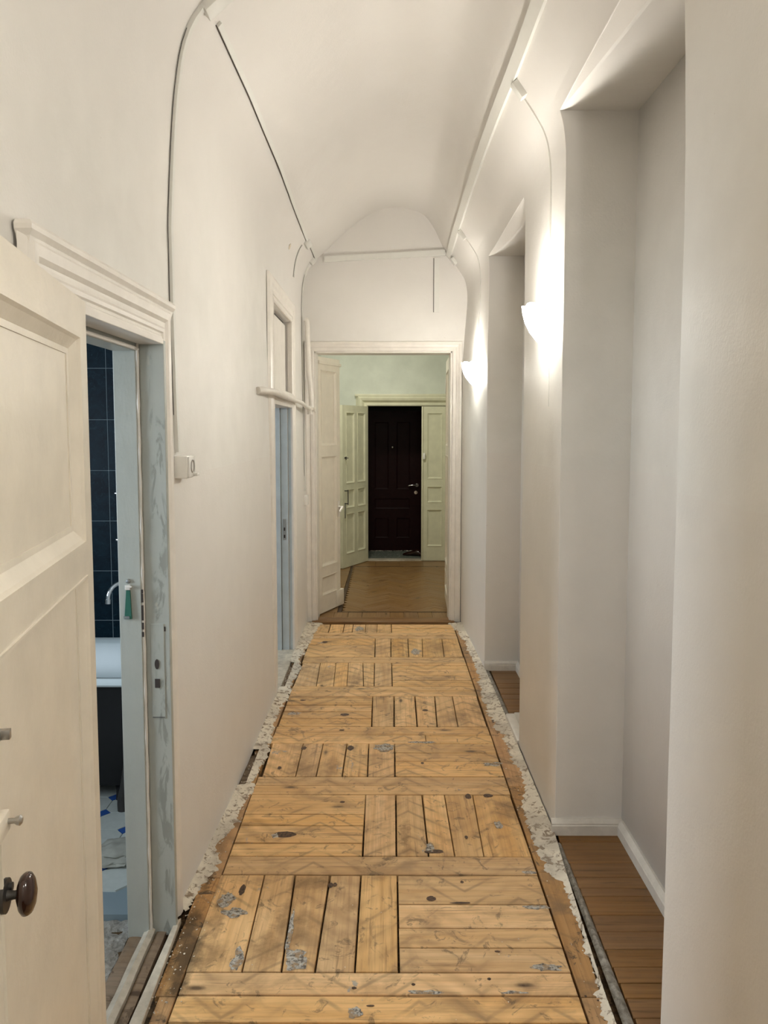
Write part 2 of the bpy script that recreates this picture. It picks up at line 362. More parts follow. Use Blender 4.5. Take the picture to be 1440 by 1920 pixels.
def shade_mat():
    m, nt, b = newmat('frosted_lamp_glass')
    b.inputs['Base Color'].default_value = (.9, .9, .88, 1); b.inputs['Roughness'].default_value = .3
    b.inputs['Emission Color'].default_value = (1.0, .97, .90, 1); b.inputs['Emission Strength'].default_value = SHADE_E
    return m
M['shade'] = shade_mat()

# ------------------------------------------------------------------ corridor cross-section
# barrel vault on plastered walls, measured as (x, z) from the left floor line round to the right one
PROF = [(-.700, 0), (-.705, .8), (-.712, 1.6), (-.720, 2.2), (-.724, 2.55), (-.722, 2.78), (-.708, 2.94), (-.672, 3.06), (-.61, 3.145), (-.53, 3.215),
        (-.42, 3.32), (-.30, 3.42), (-.115, 3.545), (.09, 3.585), (.295, 3.535), (.40, 3.42), (.485, 3.25), (.555, 3.15), (.625, 3.05), (.675, 2.965),
        (.700, 2.86), (.706, 2.7), (.704, 2.3), (.704, 1.5), (.704, .8), (.704, 0)]
DENSE = [(p.x, p.y) for p in spline([(x, z, 0) for x, z in PROF], 6)]
il = max(range(len(DENSE)), key=lambda i: DENSE[i][1])
LZ = np.array([p[1] for p in DENSE[:il + 1]]); LX = np.array([p[0] for p in DENSE[:il + 1]])
RZ = np.array([p[1] for p in DENSE[il:]][::-1]); RX = np.array([p[0] for p in DENSE[il:]][::-1])
def dl(Y): return float(np.interp(Y, [-2, 2.6, 3.5, 6.72], [-.036, -.036, -.010, .0]))
def dr(Y): return float(np.interp(Y, [-2, 2.0, 3.1, 5.0, 5.6, 6.72], [.030, .030, .008, .004, -.018, -.05]))
def wob(Y, z, k): return .004 * (mnoise.noise(Vector((Y * 1.1, z * 1.3, k))) + .5 * mnoise.noise(Vector((Y * 3, z * 3, k))))
def xl(Y, z): return float(np.interp(z, LZ, LX)) + dl(Y) * float(np.interp(z, [0, 2.4, 2.9], [1, 1, 0])) + wob(Y, z, 1)
def xr(Y, z): return float(np.interp(z, RZ, RX)) + dr(Y) * float(np.interp(z, [0, 2.3, 3.0], [1, 1, 0])) + wob(Y, z, 5)
YE = 6.72

def wall_panel(name, ys, zs, front, back, holes, mat, bevel=.0):
    """wall of given thickness with rectangular holes; ys, zs grid lines; holes (y0,y1,z0,z1)"""
    hb = []
    ys = sorted(set([round(y, 4) for y in ys] + [h[i] for h in holes for i in (0, 1)]))
    zs = sorted(set([round(z, 4) for z in zs] + [h[i] for h in holes for i in (2, 3)]))
    bm = bmesh.new(); F = {}; B = {}
    def inh(i, j):
        if not (0 <= i < len(ys) - 1 and 0 <= j < len(zs) - 1): return True
        yc = (ys[i] + ys[i + 1]) / 2; zc = (zs[j] + zs[j + 1]) / 2
        return any(h[0] < yc < h[1] and h[2] < zc < h[3] for h in holes)
    def fv(i, j):
        if (i, j) not in F: F[i, j] = bm.verts.new((front(ys[i], zs[j]), ys[i], zs[j]))
        return F[i, j]
    def bv(i, j):
        if (i, j) not in B: B[i, j] = bm.verts.new((back(ys[i], zs[j]), ys[i], zs[j]))
        return B[i, j]
    for i in range(len(ys) - 1):
        for j in range(len(zs) - 1):
            if inh(i, j): continue
            bm.faces.new((fv(i, j), fv(i + 1, j), fv(i + 1, j + 1), fv(i, j + 1)))
            bm.faces.new((bv(i, j), bv(i, j + 1), bv(i + 1, j + 1), bv(i + 1, j)))
            for (di, dj, a, b2) in ((-1, 0, (i, j), (i, j + 1)), (1, 0, (i + 1, j), (i + 1, j + 1)), (0, -1, (i, j), (i + 1, j)), (0, 1, (i, j + 1), (i + 1, j + 1))):
                if inh(i + di, j + dj):
                    bm.faces.new((fv(*a), fv(*b2), bv(*b2), bv(*a)))
                    if 0 <= i + di < len(ys) - 1 and 0 <= j + dj < len(zs) - 1: hb.append((fv(*a), fv(*b2)))
    lay = bm.edges.layers.float.new('bevel_weight_edge')
    for a, b2 in hb:
        e = bm.edges.get((a, b2))
        if e: e[lay] = 1.0
    o = bm_obj(name, bm, mat, smooth=True)
    if bevel:
        md = o.modifiers.new('soft_edges', 'BEVEL'); md.limit_method = 'WEIGHT'; md.width = bevel; md.segments = 4
    return o
YB = -1.8
ygrid = list(np.arange(YB, YE + .001, .2)) + [YE]
D1 = (1.70, 2.50, 0.0, 1.985)     # bathroom doorway (Y0,Y1,z0,z1)
D2 = (4.87, 5.83, 0.0, 1.872)     # second doorway
D2T = (4.87, 5.83, 1.955, 2.50)   # its transom
ZLS, ZRS = 2.86, 3.0
zg = [z for z in list(np.arange(0, 2.6, .2))] + [2.6, 2.66, 2.7, 2.74, 2.77, 2.80, 2.82, 2.84, ZLS]
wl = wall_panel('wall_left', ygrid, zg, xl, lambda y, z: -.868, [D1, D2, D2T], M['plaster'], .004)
tag(wl, 'left corridor wall of uneven white plaster with two doorways', 'wall', kind='structure')
N1 = (1.945, 3.137, 0.0, 2.953); N2 = (4.02, 5.351, 0.0, 2.878)
zgr = [z for z in list(np.arange(0, 2.8, .2))] + [2.7, 2.75, 2.8, 2.83, 2.86, 2.88, 2.90, 2.92, 2.94, 2.96, 2.98, ZRS]
def niche_back(y, z): return float(np.interp(y, [-2, 3.3, 3.9, 7], [.993, .993, .935, .935]))
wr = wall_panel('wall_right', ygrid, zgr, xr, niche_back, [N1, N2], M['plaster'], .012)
tag(wr, 'right corridor wall of white plaster broken by two deep niches', 'wall', kind='structure')
# niche backs, seen at the bottom of each niche
bm = bmesh.new()
prev = None
for y in list(np.arange(YB, YE + .2, .2)):
    a = bm.verts.new((niche_back(y, 0) + .0, y, -.1)); b = bm.verts.new((niche_back(y, 0) + .0, y, 3.3))
    if prev: bm.faces.new((prev[0], a, b, prev[1]))
    prev = (a, b)
o = bm_obj('wall_niche_back', bm, M['plaster'], smooth=True)
md = o.modifiers.new('thick', 'SOLIDIFY'); md.thickness = .12; md.offset = -1 if o.data.polygons[3].normal.x < 0 else 1
tag(o, 'plain plastered wall closing the backs of the right niches', 'wall', kind='structure')

# splayed lips at the head of each niche
def niche_lip(H, zt, depth, drop, rise, idx):
    bm = bmesh.new(); n = 24; rows = []
    for k in range(n + 1):
        t = k / n; y = H[1] - (H[1] - H[0]) * t
        xw = xr(y, zt)
        s = t ** .85 if idx == 1 else math.sin(min(1, t * 1.15) * PI * .5) ** .8
        x1 = xw + depth * s; z1 = zt - drop * s
        rows.append([bm.verts.new((xw - .001, y, zt + .004)), bm.verts.new((x1, y, z1)), bm.verts.new((x1 + .012, y, z1 - .001)), bm.verts.new((niche_back(y, 0) + .004, y, zt - drop * .35 * s + .0)), bm.verts.new((niche_back(y, 0) + .004, y, zt + .01)), bm.verts.new((xw + .02, y, zt + .01))])
    for a, b in zip(rows, rows[1:]):
        for c in range(6): bm.faces.new((a[c], a[(c + 1) % 6], b[(c + 1) % 6], b[c]))
    bm.faces.new(rows[0]); bm.faces.new(rows[-1])
    return bm_obj('niche_soffit', bm, M['plaster'], wr)
niche_lip(N1, N1[3], .075, .055, 0, 1)
niche_lip(N2, N2[3], .055, .050, 0, 2)

# ceiling vault
arc = [p for i, p in enumerate(DENSE) if (i <= il and p[1] > ZLS + .01) or (i > il and p[1] > ZRS + .01)]
bm = bmesh.new(); rows = []
ysc = list(np.arange(YB, YE, .12)) + [YE + .02]
for y in ysc:
    row = [bm.verts.new((xl(y, ZLS), y, ZLS))]
    for (x, z) in arc:
        if z < 3.12: x = x + ((xl(y, z) - float(np.interp(z, LZ, LX)) - wob(y, z, 1)) if x < 0 else (xr(y, z) - float(np.interp(z, RZ, RX)) - wob(y, z, 5)))
        w = min(1, (z - 2.9) / .3) if z > 2.9 else 0
        dz = .010 * w * (mnoise.noise(Vector((x * 2.2, y * 1.3, 3))) + .5 * mnoise.noise(Vector((x * 5, y * 4, 9))))
        row.append(bm.verts.new((x + wob(y, z, 1 if x < 0 else 5) * (1 - w), y, z + dz)))
    row.append(bm.verts.new((xr(y, ZRS), y, ZRS)))
    rows.append(row)
for a, b in zip(rows, rows[1:]):
    for k in range(len(a) - 1): bm.faces.new((a[k], b[k], b[k + 1], a[k + 1]))
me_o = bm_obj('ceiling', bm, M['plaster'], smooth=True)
md = me_o.modifiers.new('thick', 'SOLIDIFY'); md.thickness = .1; md.offset = -1; md.use_rim = False
bpy.context.view_layer.update()
# make the solidify grow outwards: check normal of the crown face
pz = max(me_o.data.polygons, key=lambda p: p.center.z).normal.z
md.offset = -1 if pz < 0 else 1
tag(me_o, 'white plastered barrel vault over the corridor', 'ceiling', kind='structure')

# end wall with the double doorway (plane Y = YE), filled up to the vault
def end_wall(name, y0, y1, ox0, ox1, oz, mat):
    pts = [(xl(YE, z) - .05, z) for z in (0, .8, 1.6, 2.2, 2.6)] + [(x, z) for x, z in DENSE if z > 2.7]
    xs = [-.95, ox0, ox1, 1.1]
    bm = bmesh.new()
    box(bm, xs[0], ox0, y0, y1, 0, oz); box(bm, ox1, xs[3], y0, y1, 0, oz); box(bm, xs[0], xs[3], y0, y1, oz, 3.75)
    bmesh.ops.remove_doubles(bm, verts=bm.verts, dist=1e-4)
    return bm_obj(name, bm, mat)
DX0, DX1, DZ = -.628, .568, 2.372
we = end_wall('wall_end', YE, YE + .20, DX0, DX1, DZ, M['plaster'])
tag(we, 'far end wall of the corridor over the open double doorway', 'wall', kind='structure')
o = box_obj('wall_bounce_behind', -1.0, 1.1, YB - .1, YB, 0, 3.75, M['plaster']); tag(o, 'unseen plaster wall added behind the viewer for bounced light', 'wall', kind='structure')  # unseen wall, added to close the corridor for bounced light

# ------------------------------------------------------------------ floor of the corridor
fl = box_obj('floor', -.95, 1.08, YB, 6.70, -.10, -.034, M['dirt']); tag(fl, 'worn pine plank floor of the corridor with bare edges', 'floor', kind='structure')
def plank(quad, along, mat, name='plank', gap=.0016, zt=0.0, th=.030, parent=fl, bev=.002):
    """quad: 4 (x,y) corners; along 'x' or 'y' is the grain direction"""
    q = [Vector((p[0], p[1])) for p in quad]; c = sum(q, Vector((0, 0))) / 4
    rz = 0 if along == 'x' else PI / 2
    R = Matrix.Rotation(-rz, 2)
    loc = [R @ (p - c) for p in q]
    if (loc[1] - loc[0]).cross(loc[2] - loc[1]) < 0: loc = loc[::-1]
    def inset(d):
        out = []
        for i in range(4):
            p0, p1, p2 = loc[i - 1], loc[i], loc[(i + 1) % 4]
            e1 = (p1 - p0).normalized(); e2 = (p2 - p1).normalized()
            n1 = Vector((-e1.y, e1.x)); n2 = Vector((-e2.y, e2.x))
            out.append(p1 + (n1 + n2) * d / max(.3, (1 + n1.dot(n2))))
        return out
    a = inset(gap); b = inset(gap + bev)
    z = zt + random.uniform(-.0012, .0008)
    V = [(*p, -th) for p in a] + [(*p, z - bev) for p in a] + [(*p, z) for p in b]
    F = [(3, 2, 1, 0)] + [(i, (i + 1) % 4, 4 + (i + 1) % 4, 4 + i) for i in range(4)] + [(4 + i, 4 + (i + 1) % 4, 8 + (i + 1) % 4, 8 + i) for i in range(4)] + [(8, 9, 10, 11)]
    o = mesh_obj(name, V, F, mat, parent)
    o.location = (c.x, c.y, 0); o.rotation_euler = (0, 0, rz)
    return o
def vrow(y0, y1, xs):            # boards running along the corridor; xs: (x at y0, x at y1)
    for a, b in zip(xs, xs[1:]): plank([(a[0], y0), (b[0], y0), (b[1], y1), (a[1], y1)], 'y', M['pine'], gap=random.uniform(.0016, .0040))
def hrow(x0, x1, ys):            # boards running across
    for a, b in zip(ys, ys[1:]): plank([(x0, a), (x1, a), (x1, b), (x0, b)], 'x', M['pine'], gap=random.uniform(.0024, .0044))
L, Rr = -.632, .581
# in the order seen walking away from the camera
vrow(.92, 1.45, [(L, L), (-.50, -.51), (-.37, -.36), (-.22, -.23), (-.10, -.10), (.04, .04)]); hrow(.04, Rr, [.92, 1.06, 1.19, 1.32, 1.45])
hrow(L, Rr, [.70, .82, .92]); hrow(L, Rr, [1.45, 1.565])
hrow(L, .04, [1.565, 1.69, 1.82, 1.95, 2.085]); vrow(1.565, 2.085, [(.04, .04), (.17, .175), (.31, .30), (.44, .45), (Rr, Rr)])
hrow(L, Rr, [2.085, 2.192]); hrow(L, Rr, [2.192, 2.292])
vrow(2.292, 2.820, [(-.633, -.636), (-.455, -.467), (-.331, -.350), (-.226, -.216), (-.099, -.097), (.038, .041)])
hrow(.040, Rr, [2.292, 2.407, 2.506, 2.639, 2.820])
hrow(L, Rr, [2.820, 2.950])
hrow(L, -.096, [2.950, 3.046, 3.187, 3.284, 3.468])
vrow(2.950, 3.468, [(-.095, -.099), (.039, .043), (.169, .166), (.273, .270), (.389, .401), (.580, .576)])
hrow(L, Rr, [3.468, 3.560]); hrow(L, Rr, [3.560, 3.656])
vrow(3.656, 4.055, [(-.612, -.620), (-.447, -.451), (-.347, -.344), (-.219, -.215), (-.093, -.096), (.040, .043)])
hrow(.042, Rr, [3.656, 3.827, 3.938, 4.055])
plank([(L, 4.055), (.215, 4.055), (.215, 4.172), (L, 4.172)], 'x', M['pine']); plank([(.215, 4.055), (Rr, 4.055), (Rr, 4.172), (.215, 4.172)], 'x', M['pine'])
hrow(L, Rr, [4.172, 4.294])
hrow(-.625, -.087, [4.294, 4.417, 4.523, 4.635, 4.800])
vrow(4.294, 4.800, [(-.085, -.090), (.043, .048), (.176, .180), (.291, .308), (.410, .420), (.575, .575)])
hrow(-.625, Rr, [4.800, 4.901]); hrow(-.625, Rr, [4.901, 4.990])
vrow(4.990, 5.500, [(-.621, -.611), (-.467, -.483), (-.353, -.370), (-.264, -.278), (-.154, -.174), (-.082, -.088), (.037, .036)])
hrow(.037, Rr, [4.990, 5.108, 5.217, 5.354, 5.439, 5.500])
hrow(-.622, Rr, [5.500, 5.646])
hrow(-.622, -.090, [5.646, 5.801, 5.976, 6.157])
vrow(5.646, 6.157, [(-.087, -.093), (.032, .035), (.166, .174), (.270, .290), (.431, .449), (.575, .580)])
hrow(-.622, Rr, [6.157, 6.245]); hrow(-.622, Rr, [6.245, 6.340])
vrow(6.340, 6.610, [(-.605, -.605), (-.489, -.489), (-.367, -.367), (-.291, -.291), (-.181, -.181), (-.082, -.082), (.040, .040)])
hrow(.040, Rr, [6.340, 6.47, 6.610])
# boards along both edges
for (y0, y1, xo) in [(.7, 1.35, -.69), (1.35, 2.187, -.685), (2.187, 2.80, -.70), (2.80, 3.545, -.705), (3.545, 3.945, -.672), (3.945, 4.95, -.70), (4.95, 5.48, -.668), (5.48, 6.16, -.695), (6.16, 6.60, -.69)]:
    plank([(xo, y0), (L, y0), (L if y0 < 4.2 else -.624, y1), (xo, y1)], 'y', M['edge_pine'], 'edge_board', .0018)
for (y0, y1, xa, xb) in [(.7, 1.40, .64, .64), (1.40, 2.187, .64, .648), (2.187, 2.84, .648, .68), (2.84, 3.555, .68, .700), (3.555, 4.50, .700, .700), (4.50, 5.50, .700, .690), (5.50, 6.60, .690, .655)]:
    plank([(.583, y0), (xa, y0), (xb, y1), (.583, y1)], 'y', M['edge_pine'], 'edge_board', .0018)
# knots, burns and smears of old grey filler lying on the boards
def knot_mat():
    m, nt, b = newmat('dark_knot'); n = N(nt); pos = n('ShaderNodeNewGeometry').outputs['Position']
    n.link(n.mix(n.ramp(n.noise(pos, 110.0, 5, .7), [(.35, 0.0), (.65, 1.0)]), (.018, .012, .008), (.15, .08, .04)), b.inputs['Base Color']); b.inputs['Roughness'].default_value = .7
    n.bump(n.noise(pos, 150.0, 4), .5, .002, b); return m
def filler_mat():
    m, nt, b = newmat('old_filler'); n = N(nt); pos = n('ShaderNodeNewGeometry').outputs['Position']
    c_ = n.mix(n.ramp(n.noise(pos, 75.0, 6, .75), [(.40, 0.0), (.56, 1.0)]), (.10, .08, .06), (.50, .47, .41))
    n.link(n.mix(n.ramp(n.noise(pos, 33.0, 4, .6), [(.52, 0.0), (.58, .8)]), c_, (.33, .215, .11)), b.inputs['Base Color']); b.inputs['Roughness'].default_value = .85
    n.bump(n.noise(pos, 90.0, 5), .7, .003, b); return m
M['knot'] = knot_mat(); M['filler'] = filler_mat()
def blob(x, y, rx, ry, kind, seed):
    n_ = 26; V = []; z = .0007 + .00004 * (seed % 9)
    for q in range(n_):
        a = 2 * PI * q / n_; c_, s_ = math.cos(a), math.sin(a)
        r = 1 + (.55 if kind == 1 else .22) * mnoise.noise(Vector((c_ * 1.6 + seed * 3.1, s_ * 1.6, seed * 1.7))) + (.35 if kind == 1 else .12) * mnoise.noise(Vector((c_ * 5, s_ * 5 + seed, 2)))
        V.append((rx * r * c_, ry * r * s_, z))
    V += [(p[0] * .6, p[1] * .6, z + .0007) for p in V[:n_]]; V.append((0, 0, z + (.0008 if kind == 1 else .0002)))
    F = [(q, (q + 1) % n_, n_ + (q + 1) % n_, n_ + q) for q in range(n_)] + [(n_ + q, n_ + (q + 1) % n_, 2 * n_) for q in range(n_)]
    o = mesh_obj('filler_patch' if kind == 1 else 'knot', V, F, M['filler'] if kind == 1 else M['knot'], fl, True); o.location = (x, y, 0)
for si, (x, y, rx, ry, k) in enumerate(MARKS):
    if k in (1, 2): blob(x, y, rx * (.62 if k == 2 else .95), ry * (.62 if k == 2 else .95), k, si)
# torn wood left in the two recesses by the left wall
def rough_strip(name, x0, x1, y0, y1, z, amp, mat, parent, step=.012, label=None):
    nx = max(2, int((x1 - x0) / step)); ny = max(2, int((y1 - y0) / step)); V = []; F = []
    for j in range(ny + 1):
        for i in range(nx + 1):
            x = x0 + (x1 - x0) * i / nx; y = y0 + (y1 - y0) * j / ny
            V.append((x, y, z + amp * (mnoise.noise(Vector((x * 40, y * 22, 2))) + .6 * mnoise.noise(Vector((x * 90, y * 60, 7))))))
    for j in range(ny):
        for i in range(nx):
            a = j * (nx + 1) + i; F.append((a, a + 1, a + nx + 2, a + nx + 1))
    o = mesh_obj(name, V, F, mat, parent, True)
    return o
rough_strip('torn_board', -.715, -.672, 3.545, 3.945, -.018, .008, M['old_wood'], fl)
rough_strip('torn_board', -.712, -.668, 4.95, 5.48, -.018, .008, M['old_wood'], fl)

# plaster residue clinging along both walls
def residue(side, y0, y1, inner, outer, skip=()):
    V = []; F = []; nx = 9; ys = np.arange(y0, y1, .008); last = None
    for y in ys:
        rag = .026 * mnoise.noise(Vector((y * 9, side * 3.0, 0))) + .024 * mnoise.noise(Vector((y * 38, side * 5.0, 0))) + .016 * mnoise.noise(Vector((y * 95, 1.0, 4)))
        xi = float(np.interp(y, *zip(*inner))) + rag; xo = outer(y)
        if (side < 0 and xi < xo + .004) or (side > 0 and xi > xo - .004): xi = xo - side * .004
        base = len(V)
        for k in range(nx + 1):
            t = k / nx; x = xo + (xi - xo) * t
            n_ = mnoise.noise(Vector((x * 55, y * 45, 1))) + .6 * mnoise.noise(Vector((x * 130, y * 120, 6)))
            z = .0035 + .009 * (1 - t) ** 2 + .0035 * n_
            if k == nx: z = -.004
            V.append((x, y, z))
        if last is not None:
            for k in range(nx): F.append((last + k, last + k + 1, base + k + 1, base + k))
        last = base
    o = mesh_obj('plaster_residue', V, F, M['residue'], fl, True); o['kind'] = 'stuff'
    return o
def outL(y):
    if 3.545 < y < 3.945: return -.674
    if 4.95 < y < 5.48: return -.670
    return xl(y, 0) - .004
residue(-1, 2.60, 6.66, [(2.6, -.715), (2.75, -.685), (2.9, -.652), (3.02, -.70), (3.1, -.672), (3.2, -.645), (3.35, -.655), (3.5, -.63), (3.7, -.640), (3.9, -.628), (4.1, -.625), (4.35, -.655), (4.6, -.645), (4.85, -.615), (5.0, -.635), (5.2, -.63), (5.35, -.61), (5.6, -.645), (5.9, -.618), (6.3, -.60), (6.66, -.56)], outL)
residue(1, .9, 6.66, [(.9, .63), (2.1, .625), (2.3, .655), (2.5, .655), (2.75, .665), (2.85, .620), (3.0, .605), (3.2, .600), (3.4, .612), (3.5, .655), (3.7, .668), (3.85, .640), (4.0, .655), (4.2, .630), (4.5, .605), (4.8, .600), (5.2, .635), (5.6, .630), (6.0, .628), (6.3, .60), (6.66, .54)],
        lambda y: float(np.interp(y, [.7, 1.4, 2.187, 2.84, 3.1, 4.5, 5.5, 6.7], [.648, .648, .656, .688, .705, .704, .695, .655])))

# crumbs of plaster scattered over the board edges
V = []; F = []
for k in range(900):
    side = random.choice((-1, -1, 1)); y = random.uniform(1.9, 6.5)
    x = (-.70 + abs(random.gauss(0, .045))) if side < 0 else (.70 - abs(random.gauss(0, .06)))
    if random.random() < .12: x = random.uniform(-.6, .6)
    if x > .70 or (x > .655 and y < 2.6): continue
    r = random.uniform(.0012, .0042) * (1 if abs(x) > .58 else .6); b0 = len(V); n_ = random.randint(4, 6)
    for q in range(n_):
        a = 2 * PI * q / n_ + random.uniform(-.3, .3); rr = r * random.uniform(.6, 1.2); V.append((x + rr * math.cos(a), y + 1.3 * rr * math.sin(a), .0008 + (.008 if abs(x) > .66 else 0)))
    V.append((x, y, .0008 + r * .5 + (.009 if abs(x) > .66 else 0)))
    for q in range(n_): F.append((b0 + q, b0 + (q + 1) % n_, b0 + n_))
o = mesh_obj('plaster_crumbs', V, F, M['residue'], fl); o['kind'] = 'stuff'

# niche floors
def grey_sill(y0, y1, xa0, xb0, xa1, xb1, label=None):
    V = []; F = []; n = 14
    for j in range(n + 1):
        t = j / n; y = y0 + (y1 - y0) * t; a = xa0 + (xa1 - xa0) * t; b = xb0 + (xb1 - xb0) * t
        for k in range(7):
            u = k / 6; V.append((a + (b - a) * u, y, -.012 + .014 * math.sin(PI * (.12 + .80 * u)) + .0015 * mnoise.noise(Vector((u * 3, y * 14, 2)))))
    for j in range(n):
        for k in range(6): F.append((j * 7 + k, j * 7 + k + 1, (j + 1) * 7 + k + 1, (j + 1) * 7 + k))
    return mesh_obj('sill_strip', V, F, M['concrete'], fl, True)
grey_sill(1.2, 3.05, .660, .705, .700, .722); grey_sill(4.42, 5.33, .706, .738, .696, .728)
ysn = [1.945, 2.11, 2.188, 2.253, 2.324, 2.408, 2.497, 2.587, 2.696, 2.746, 2.815, 2.913, 3.067, 3.125]
for a, b in zip(ysn, ysn[1:]): plank([(.716, a), (.985, a), (.985, b), (.720, b)], 'x', M['varnish'], 'niche_board', .0016, -.004)
yy = 4.44
while yy < 5.33:
    nb = min(5.335, yy + random.uniform(.085, .115)); plank([(.735, yy), (.930, yy), (.930, nb), (.735, nb)], 'x', M['varnish'], 'niche_board', .0016, -.004); yy = nb + 1e-4
# white painted boxing in the second niche
bm = bmesh.new(); box(bm, .700, .930, 4.03, 4.435, -.03, .030, .014); box(bm, .752, .925, 4.05, 4.42, .020, .038, .004)
o = bm_obj('plinth_box', bm, M['skirting'], smooth=True); tag(o, 'low white painted boxing on the floor of the farther niche', 'plinth')

# skirting boards of the niches
def skirting(name, p0, p1, nrm, h, t, label):
    """moulded board from p0 to p1, standing off the wall along nrm"""
    prof = [(0, 0), (t, 0), (t, h * .62), (t * .82, h * .70), (t * .9, h * .76), (t * .62, h * .90), (t * .35, h), (0, h)]
    bm = bmesh.new(); rings = []
    for i, p in enumerate((p0, p1)): rings.append([bm.verts.new((p[0] + nrm[0] * u, p[1] + nrm[1] * u, v - .004)) for u, v in prof])
    for k in range(len(prof)): bm.faces.new((rings[0][k], rings[0][(k + 1) % 8], rings[1][(k + 1) % 8], rings[1][k]))
    bm.faces.new(rings[0]); bm.faces.new(rings[1])
    o = bm_obj(name, bm, M['skirting']); tag(o, label, 'skirting board', kind='structure'); return o
skirting('baseboard_near_niche_end', (.695, 3.137), (.993, 3.137), (0, -1), .066, .022, 'white skirting across the far end of the nearer niche')
skirting('baseboard_near_niche_back', (.993, 1.945), (.993, 3.115), (-1, 0), .066, .022, 'white skirting along the back wall of the nearer niche')
skirting('baseboard_far_niche_end', (.690, 5.351), (.935, 5.351), (0, -1), .066, .022, 'white skirting across the far end of the farther niche')
skirting('baseboard_far_niche_back', (.935, 4.44), (.935, 5.33), (-1, 0), .066, .022, 'white skirting along the back wall of the farther niche')

# ------------------------------------------------------------------ doorway mouldings
def sweep_frame(name, prof, o0, o1, ztop, to_world, mat, parent, legs=(True, True), z0=0.0):
    """architrave: prof (u outward from opening, v off the wall); each leg and the head is its own piece"""
    n = len(prof)
    def piece(pts_a, pts_b, nm):
        bm = bmesh.new()
        a = [bm.verts.new(to_world(*p)) for p in pts_a]; b = [bm.verts.new(to_world(*p)) for p in pts_b]
        for k in range(n): bm.faces.new((a[k], a[(k + 1) % n], b[(k + 1) % n], b[k]))
        bm.faces.new(a); bm.faces.new(b)
        return bm_obj(nm, bm, mat, parent)
    if legs[0]: piece([(o0 - u, z0, v) for u, v in prof], [(o0 - u, ztop + u, v) for u, v in prof], name + '_leg')
    if legs[1]: piece([(o1 + u, z0, v) for u, v in prof], [(o1 + u, ztop + u, v) for u, v in prof], name + '_leg')
    piece([(o0 - u, ztop + u, v) for u, v in prof], [(o1 + u, ztop + u, v) for u, v in prof], name + '_head')
ARCH = [(0, 0), (0, .014), (.006, .020), (.014, .020), (.018, .014), (.026, .014), (.030, .020), (.040, .022), (.048, .016), (.062, .016), (.074, .024), (.096, .026), (.112, .018), (.118, .0)]

# ---- door_1: bathroom doorway
XW = -.746
d1 = empty('door_1', (0, 0, 0)); tag(d1, 'open bathroom doorway with moulded hood, scraped grey-green jamb and cream leaf', 'door', kind='structure')
sweep_frame('architrave', ARCH, D1[0], D1[1], D1[3], lambda y, z, v: (XW + v, y, z), M['white_gloss'], d1, (True, True))
# hood moulding (cavetto) with returned ends
hp = [(0, 0), (.012, .0), (.016, .012), (.018, .030), (.020, .046), (.025, .062), (.032, .074), (.033, .084), (.028, .092), (.020, .096), (0, .098)]   # (off wall, up)
bm = bmesh.new(); rings = []
y0, y1, zc = D1[0] - .088, D1[1] + .105, D1[3] + .045
for which in range(4):
    ring = []
    for (v, w) in hp:
        if which == 0: ring.append(bm.verts.new((XW - .004, y0 - v, zc + w)))
        if which == 1: ring.append(bm.verts.new((XW + v, y0 - v, zc + w)))
        if which == 2: ring.append(bm.verts.new((XW + v, y1 + v, zc + w)))
        if which == 3: ring.append(bm.verts.new((XW - .004, y1 + v, zc + w)))
    rings.append(ring)
for a, b in zip(rings, rings[1:]):
    for k in range(len(hp) - 1): bm.faces.new((a[k], a[k + 1], b[k + 1], b[k]))
bm_obj('hood_moulding', bm, M['white_gloss'], d1)
# jambs: rebated lining
def jamb_piece(name, y, sgn, z1, mat, parent, xa, xb, xm):
    """lining of a reveal at Y=y facing sgn; stop bead at xm"""
    bm = bmesh.new()
    box(bm, xb, xm - .008, min(y, y - sgn * .0) - (.022 if sgn < 0 else 0), y + (.022 if sgn > 0 else 0), -.02, z1)
    return bm_obj(name, bm, mat, parent)
bmj = bmesh.new(); box(bmj, -.796, -.716, 2.494, 2.515, -.02, 1.985, .002); jb = bm_obj('outer_jamb', bmj, M['jamb'], d1)
bmj = bmesh.new(); box(bmj, -.876, -.803, 2.478, 2.515, -.02, 1.968, .002); bm_obj('inner_jamb', bmj, M['jamb'], d1)
bmj = bmesh.new(); tube(bmj, [(-.7995, 2.486 + .0012 * math.sin(k * 1.7), -.02 + k * .05) for k in range(41)], [.0055 + .0012 * math.sin(k * 2.3) for k in range(41)], 8); bm_obj('stop_bead', bmj, M['white_gloss'], d1, True)
bmj = bmesh.new(); box(bmj, -.796, -.716, 1.690, 1.706, -.02, 1.985, .002); box(bmj, -.876, -.803, 1.690, 1.722, -.02, 1.968, .002); bm_obj('hinge_jamb', bmj, M['jamb'], d1)
bmj = bmesh.new(); box(bmj, -.796, -.716, 1.706, 2.494, 1.972, 1.99, .002); bm_obj('outer_head', bmj, M['white_gloss'], d1)
bmj = bmesh.new(); box(bmj, -.876, -.803, 1.722, 2.478, 1.950, 1.99, .002); bm_obj('inner_head', bmj, M['jamb'], d1)
bmj = bmesh.new(); tube(bmj, [(-.7995, 1.71 + k * .0976, 1.957) for k in range(9)], .006, 8); bm_obj('stop_bead', bmj, M['white_gloss'], d1, True)
